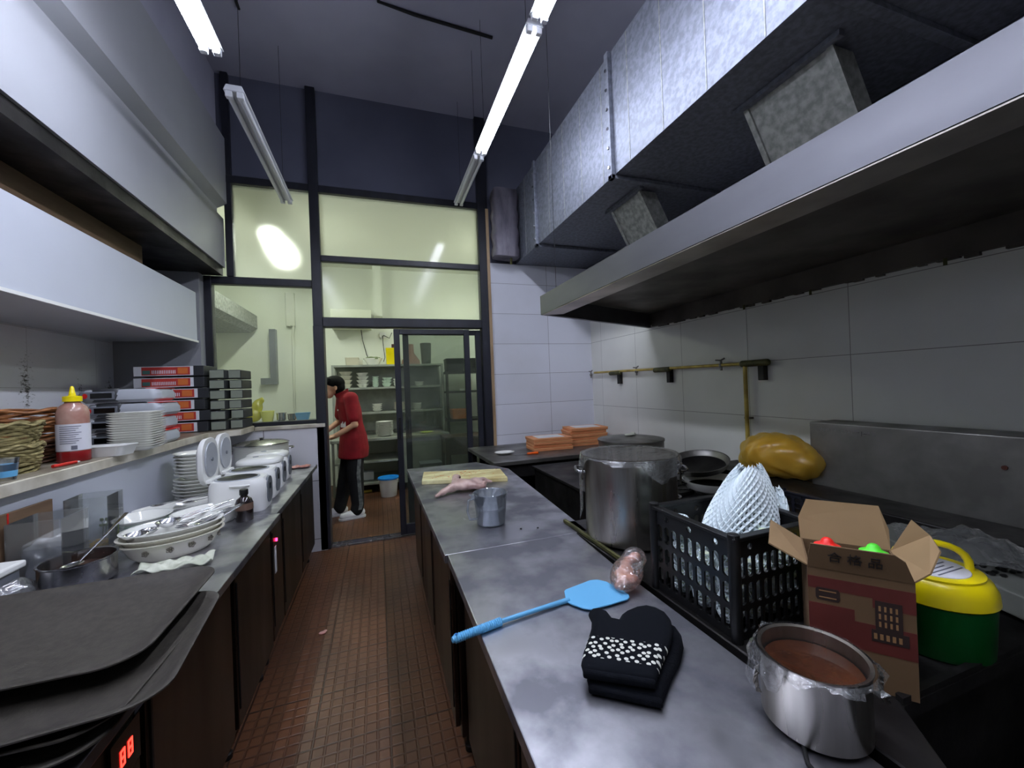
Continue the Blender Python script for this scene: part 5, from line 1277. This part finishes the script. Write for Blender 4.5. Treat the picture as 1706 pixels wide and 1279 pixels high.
# socket and cables
t = thing('wall_socket', 'small white wall socket with cables above the far shelves', 'socket', (.10,6.617,2.28))
MB().box(-.045,.045,-.014,0,-.045,.045).build('socket_plate', M['plastic_white'], t, bev=.004)
MB().tube([(0,-.02,-.01),(0,-.03,-.12),(.02,-.03,-.35),(.0,-.04,-.42)], .006, 6).build('cable', M['cable'], t)
MB().tube([(.01,-.02,.0),(.10,-.03,-.05),(.14,-.03,.04)], .006, 6).build('cable', M['cable'], t)
o = MB().tube([(-.22,6.60,2.40),(-.20,6.60,2.2),(-.15,6.59,1.98),(-.10,6.5,1.84)], .006, 6).build('hanging_cable', M['cable'], smooth=50); tag(o, 'thin dark cable hanging down the far wall to the shelf top', 'cable')
# steel shelf unit
t = thing('steel_shelf_unit', 'steel shelf unit with crockery against the far wall', 'shelves', (.17,6.32,0))
for z in (1.79,1.465,1.105): MB().box(-.77,.77,-.22,.22,z-.03,z).build('shelf', M['far_steel'], t, bev=.003, seg=1)
for x in (-.765,.765):
    for y in (-.215,.205): MB().box(x-.015,x+.015,y-.015,y+.015,.765,1.79).build('post', M['far_steel'], t)
MB().box(-.75,.75,.21,.218,.80,1.76).build('back_sheet', M['far_steel'], t)
t = thing('far_worktop', 'steel worktop with open shelf and door under the shelf unit', 'counter', (.17,6.2,0))
MB().box(-.80,.80,-.38,.38,.72,.76).build('counter_top', M['far_steel'], t, bev=.004)
MB().box(.08,.78,-.36,.36,.10,.719).build('cupboard', M['far_steel'], t, bev=.003); MB().box(.12,.14,-.3605,-.362,.40,.56).build('door_slot', M['cable'], t)
for z in (.12,.42): MB().box(-.78,.075,-.36,.36,z,z+.025).build('shelf', M['far_steel'], t)
for (x, y) in ((-.77,-.35),(.77,-.35),(-.77,.35),(.77,.35)): MB().box(x-.015,x+.015,y-.015,y+.015,0,.719).build('leg', M['far_steel'], t)
# crockery
def stack(kind, nm, x, y, z, R, H, step, n, m, where, gp, sy=1):
    first = None
    for i in range(n):
        lab = '%s, %s %s' % (nm, nth(n-1-i, n) if n > 1 else 'alone', where); loc = (x+random.uniform(-.004,.004), y+random.uniform(-.004,.004), z+.001+i*step)
        if first is None: first = plate(kind, lab, loc, R, H, m, sy, 28, cat=kind.split('_')[-1], group=gp)
        else: dup(first, loc, 0, lab)
g1 = 'crockery on the far shelves'
stack('large_bowl','wide pale bowl',-.44,6.26,1.465,.09,.055,.06,4,M['china_cream'],'in the leftmost far pile',g1)
stack('large_bowl','wide white bowl',-.21,6.26,1.465,.085,.05,.055,4,M['china'],'of the second far pile',g1)
stack('small_bowl','small pale bowl',-.03,6.25,1.465,.048,.036,.030,5,M['china_green'],'in the third far pile',g1)
stack('small_bowl','small mint bowl',.13,6.25,1.465,.07,.05,.042,3,M['china_green'],'in the middle far pile',g1)
stack('small_bowl','small white bowl',.27,6.25,1.465,.05,.04,.036,3,M['china'],'beside the sliding door stile',g1)
stack('small_bowl','small bowl',.60,6.25,1.465,.07,.03,.03,2,M['china'],'behind the door glass',g1)
stack('square_tray','white tray',-.02,6.20,1.105,.075,.03,.028,4,M['china'],'on the middle far shelf left end',g1)
stack('dinner_plate','pale plate',.30,6.24,1.105,.085,.02,.013,9,M['china_cream'],'in the pile by the door stile',g1)
stack('small_bowl','white bowl',.56,6.24,1.105,.07,.04,.03,3,M['china'],'behind glass on the middle far shelf',g1)
stack('dinner_plate','white plate',.07,5.98,.761,.12,.025,.0155,13,M['china'],'of the leaning pile on the far worktop',g1)
stack('dinner_plate','pale green plate',.66,6.0,.761,.10,.02,.02,1,mat('yellow green plate', (214,230,120), .3),'on the far worktop behind glass',g1)
def boxy(name, label, cat, x0,x1,y0,y1,z0,z1,m,bev=.006, part='box_body'):
    t = thing(name, label, cat, ((x0+x1)/2,(y0+y1)/2,z0)); a,c,h = (x1-x0)/2,(y1-y0)/2,z1-z0
    b = MB(); k = min(a,c)*.18
    b.loft([b.rrect(2*a*.94,2*c*.94,k,0),b.rrect(2*a,2*c,k,h*.9),b.rrect(2*a*1.02,2*c*1.02,k,h*.92),b.rrect(2*a*1.02,2*c*1.02,k,h),b.rrect(2*a*.95,2*c*.95,k,h*1.0)])
    b.build(part, m, t, smooth=40); return t
boxy('food_box', 'pale food box on the left of the far shelf top', 'box', -.43,-.25,6.15,6.40,1.792,1.90, mat('pale pink plastic', (206,200,180), .4))
t = plate('colander', 'white basin of greens on the far shelf top', (-.055,6.28,1.792), .13, .10, M['china'], .9, cat='basin')
b = MB(); random.seed(6)
for k in range(26): b.ball((random.gauss(0,.05),random.gauss(0,.04),.09+random.uniform(0,.03)),(.03,.02,.008),8,5)
b.build('greens', mat('pale greens', (120,136,90), .7), t, smooth=60)
MB().box(-.20,-.145,-.05,.05,.0,.075).build('side_tub', M['china_cream'], t)
t = boxy('jerry_can', 'yellow jerry can with dark cap on the far shelf top', 'can', .13,.30,6.18,6.38,1.792,2.04, M['yellow_plastic'])
MB().lathe([(.03,.25),(.03,.31),(.001,.312)], (.03,0,0), 16).build('can_cap', mat('dark maroon cap', (60,24,20), .5), t)
t = thing('glass_pitcher', 'tall grey pitcher on the far shelf top behind the door glass', 'pitcher', (.72,6.25,1.792))
MB().lathe([(.001,0),(.065,0),(.07,.01),(.085,.31),(.087,.315),(.08,.32),(.001,.32)], (0,0,0), 24).build('pitcher_body', mat('grey clear plastic', (96,100,92), .3), t, smooth=40)
t = thing('sack', 'pinkish cone shaped sack on the far shelf top behind the door stile', 'sack', (.49,6.25,1.792))
MB().lathe([(.001,0),(.14,0),(.13,.06),(.05,.17),(.045,.30),(.001,.31)], (0,0,0), 20).build('sack_body', mat('pinkish sack', (160,120,108), .7), t, smooth=60)
# dark rack on the right
t = thing('dark_rack', 'dark storage rack at the right of the back room', 'rack', (1.45,6.2,0))
for z in (1.66,1.36,.93,.45): MB().box(-.47,.47,-.22,.22,z-.03,z).build('shelf', M['steel_soot'], t)
for x in (-.465,.465):
    for y in (-.215,.215): MB().box(x-.018,x+.018,y-.018,y+.018,0,1.66).build('post', M['steel_soot'], t)
boxy('black_bin', 'black storage bin on the dark rack, left one', 'bin', 1.0,1.27,6.05,6.35,1.662,1.86, M['plastic_black'])
boxy('black_bin', 'black storage bin on the dark rack, right one', 'bin', 1.31,1.58,6.05,6.35,1.662,1.86, M['plastic_black'])
boxy('orange_carton', 'orange carton on the middle of the dark rack', 'box', 1.06,1.34,6.05,6.3,.932,1.08, mat('orange carton', (206,120,50), .6))
boxy('white_tin', 'small white tin on the dark rack upper shelf', 'tin', 1.18,1.25,6.02,6.09,1.362,1.39, M['paper'])
boxy('white_tub', 'small white tub on the table in the back room', 'tub', 1.18,1.24,5.55,5.62,.742,.85, M['china'])
t = thing('wooden_table', 'dark brown wooden side table behind the sliding door glass', 'table', (1.15,5.6,0))
MB().box(-.32,.32,-.22,.22,.70,.74).build('table_top', M['wood_dark'], t, bev=.004); MB().box(-.30,.30,-.20,.20,.50,.699).build('drawer_box', M['wood_dark'], t)
for (x, y) in ((-.29,-.19),(.29,-.19),(-.29,.19),(.29,.19)): MB().box(x-.02,x+.02,y-.02,y+.02,0,.70).build('leg', M['wood_dark'], t)
t = thing('stool', 'low dark stool left of the wooden table behind glass', 'stool', (.62,5.35,0))
MB().box(-.14,.14,-.12,.12,.42,.45).build('seat', M['plastic_mid'], t, bev=.004)
for (x, y) in ((-.12,-.1),(.12,-.1),(-.12,.1),(.12,.1)): MB().box(x-.012,x+.012,y-.012,y+.012,0,.419).build('leg', M['plastic_mid'], t)
# bucket
t = thing('bucket', 'white plastic bucket with a bright blue lid on the back room floor', 'bucket', (.09,5.62,0))
MB().lathe([(.001,0),(.098,0),(.102,.005),(.122,.21),(.130,.212),(.130,.232),(.001,.232)], (0,0,0), 40).build('bucket_body', M['plastic_white'], t, smooth=35)
MB().lathe([(.001,.2325),(.136,.2325),(.138,.240),(.134,.252),(.12,.248),(.001,.248)], (0,0,0), 40).build('bucket_lid', M['blue_lid'], t, smooth=35)
t = thing('yellow_dustpan', 'yellow plastic strip lying on the floor beside the bucket', 'dustpan', (-.25,5.95,0)); MB().box(-.12,.12,-.02,.02,0,.03).build('strip', mat('soft yellow', (220,196,80), .5), t, bev=.006)
o = MB().box(-.12,.12,-.09,.09,0,.12).build('storage_box', M['plastic_cool'], bev=.01); o.location = (-.22,6.1,.148); tag(o, 'pale storage box on the low shelf behind the person', 'box')
b = MB(); b.ball((0,0,.11),(.06,.05,.11),14,8); b.ball((.01,0,.20),(.03,.03,.05),10,6); o = b.build('black_bag', M['plastic_black'], remesh=.01); o.location = (.20,4.35,.20)
for v in o.data.vertices: v.co.z -= .0
o.location = (.115,3.90,.30); COL.objects.unlink(o); bpy.data.objects.remove(o)
boxy('white_bowl_tray', 'white dish on the prep counter beside the hands', 'dish', -.92,-.72,5.0,5.2,.841,.90, M['china'])

# ------------------------------------------------------------------ the person
per = thing('person', 'person in red polo and black trousers leaning over the prep counter', 'person', (-.30,4.93,0), PI+.25)
def ell(b, rings, n=22):
    """rings: (x, y, z, half x, half y)"""
    b.loft([[(x+a*math.cos(2*PI*i/n), y+c*math.sin(2*PI*i/n), z) for i in range(n)] for x,y,z,a,c in rings])
LA = [(.03,.175,1.335),(.015,.235,1.05),(.20,.185,.945)]; RA = [(.05,-.175,1.335),(.09,-.22,1.07),(.27,-.11,.965)]
b = MB()
ell(b, [(-.02,0,.84,.09,.14),(-.02,0,.95,.10,.15),(.0,0,1.08,.085,.125),(.02,0,1.22,.10,.15),(.035,0,1.32,.095,.17),(.06,0,1.38,.06,.10)])
b.limb([(.05,0,1.34),(.115,0,1.425)], [.06,.055]); hx, hz = .175, 1.47
b.ball((hx,0,hz+.02),(.098,.076,.098),24,16); b.ball((hx+.05,0,hz-.055),(.055,.052,.070),18,12); b.ball((hx+.085,0,hz-.10),(.028,.03,.028),12,8)
b.limb([(hx+.098,0,hz+.005),(hx+.118,0,hz-.040)],[.010,.014],8); b.ball((hx+.096,0,hz-.075),(.014,.022,.009),10,6)
for s in (-1,1):
    b.ball((hx-.005,s*.077,hz-.01),(.018,.010,.030),10,8); b.ball((hx+.085,s*.03,hz+.022),(.014,.018,.008),8,6)
    A = LA if s > 0 else RA; b.limb(A, [.050,.040,.028]); b.ball(A[0],.055)
    b.limb([(-.02,s*.08,.88),(.0+(.05 if s<0 else 0),s*.10,.48),(-.01+(.14 if s<0 else 0),s*.11,.09)], [.085,.055,.038])
    wx, wy, wz = A[2]; d = Vector((.9,-s*.35,-.35)).normalized(); lat = Vector((0,0,1)).cross(d).normalized()
    W0 = Vector((wx,wy,wz)); palm = W0+d*.05; b.limb([tuple(W0),tuple(palm)],[.026,.028]); b.ball(tuple(palm+lat*.012),(.03,.028,.018)); b.ball(tuple(palm-lat*.012),(.03,.028,.018))
    for k, l in enumerate((.062,.070,.066,.052)):
        st = palm+d*.022+lat*(.026-.0175*k); m1 = st+d*l*.5+Vector((0,0,-.008)); en = m1+d*l*.4+Vector((0,0,-.030)); b.limb([tuple(st),tuple(m1),tuple(en)],[.0095,.0088,.0075],8)
    tb = W0+d*.02-lat*s*.022*(-1); q = tb+(d*.6+lat*s*.7).normalized()*.035; r = q+d*.028+Vector((0,0,-.012)); b.limb([tuple(tb),tuple(q),tuple(r)],[.012,.010,.008],8)
b.build('body', M['skin'], per, remesh=.0055)
b = MB()
for s in (-1,1): b.ball((hx+.093,s*.030,hz+.004),(.006,.012,.007),10,6)
b.build('eyes', M['cable'], per, smooth=60)
b = MB(); b.ball((hx-.012,0,hz+.045),(.108,.088,.088),24,14); b.ball((hx-.045,0,hz+.0),(.075,.083,.085),20,12); b.ball((hx+.055,0,hz+.075),(.055,.070,.042),16,10)
for k in range(14):
    a = -1.1+k*.17; b.limb([(hx+.03+.05*math.cos(a),.07*math.sin(a),hz+.09),(hx+.075+.035*math.cos(a),.078*math.sin(a),hz+.048)],[.016,.009],6)
b.build('hair', M['hair'], per, remesh=.006)
# polo shirt
b = MB()
ell(b, [(-.005,0,.665,.160,.215),(-.015,0,.76,.160,.215),(-.015,0,.90,.145,.205),(.0,0,1.05,.120,.165),(.02,0,1.20,.128,.180),(.035,0,1.30,.120,.195),(.05,0,1.36,.088,.16),(.075,0,1.395,.065,.09)])
for A, s in ((LA,1),(RA,-1)):
    p0, p1 = Vector(A[0]), Vector(A[1]); b.limb([tuple(p0-Vector((0,s*.05,0))),tuple(p0),tuple(p0.lerp(p1,.72))],[.080,.078,.068],16)
for k in range(5): b.limb([(-.13+.01*k,.05*((k%3)-1),.72+k*.12),(-.05+.02*k,.16,.70+k*.12)],[.012,.02],8)
sh = b.build('polo_shirt', M['shirt'], per, remesh=.008)
b = MB(); n = 26
b.loft([[(.085+.064*math.cos(2*PI*i/n),.075*math.sin(2*PI*i/n),1.375+.03*(-math.cos(2*PI*i/n))) for i in range(n)],[(.10+.070*math.cos(2*PI*i/n),.078*math.sin(2*PI*i/n),1.42+.03*(-math.cos(2*PI*i/n))) for i in range(n)]], False, False)
b.build('collar', M['shirt'], sh, solid=.008)
b = MB(); random.seed(12)
for k in range(5): b.box(.152,.154,.035+k*.014,.045+k*.014,1.205,1.222)
b.build('white_chest_print', M['paper'], sh)
b = MB()
for k in range(6): b.tube([(.128-.006*k,.075+.014*k,1.03+.02*(k%2)),(.126-.006*k,.083+.014*k,1.06+.012*(k%3)),(.126-.006*k,.09+.014*k,1.02)], .004, 6)
b.build('white_belly_print', M['paper'], sh)
b = MB(); ell(b, [(-.01,0,.72,.13,.17),(-.02,0,.86,.13,.17),(-.02,0,.94,.11,.16)])
for s in (-1,1):
    o_ = .05 if s < 0 else 0; o2 = .14 if s < 0 else 0
    b.limb([(-.02,s*.085,.86),(.0+o_,s*.10,.50),(-.015+o2,s*.11,.14)], [.098,.088,.068],18); b.limb([(-.015+o2,s*.11,.16),(-.0+o2,s*.11,.085)],[.068,.070],16)
tr_ = b.build('trousers', M['trouser'], per, remesh=.009)
pts = [(-.03,.193,.66),(-.015,.190,.50),(-.025,.182,.30),(-.035,.177,.16),(-.02,.182,.10)]
b = MB(); b.loft([[(x-.02,y-.002,z),(x+.02,y-.002,z),(x+.02,y+.006,z),(x-.02,y+.006,z)] for x,y,z in pts]); b.build('side_stripe', M['stripe'], tr_, bev=.001, seg=1)
for s in (-1,1):
    o2 = .14 if s < 0 else 0
    b = MB(); b.limb([(-.045+o2,s*.11,.055),(.05+o2,s*.115,.05),(.15+o2,s*.12,.042)],[.045,.045,.036],14); b.ball((-.02+o2,s*.11,.085),(.05,.045,.035))
    sh_ = b.build('shoe', M['shoe'], per, remesh=.006)
    so = MB(); so.loft([[(x+o2,s*.115+y,z) for (x,y,_) in [(.05+q[0],q[1],0) for q in so.rrect(.29,.098,.048,0,(0,0),6)]] for z in (.0,.022)]); so.build('sole', M['shoe_sole'], sh_, bev=.003)
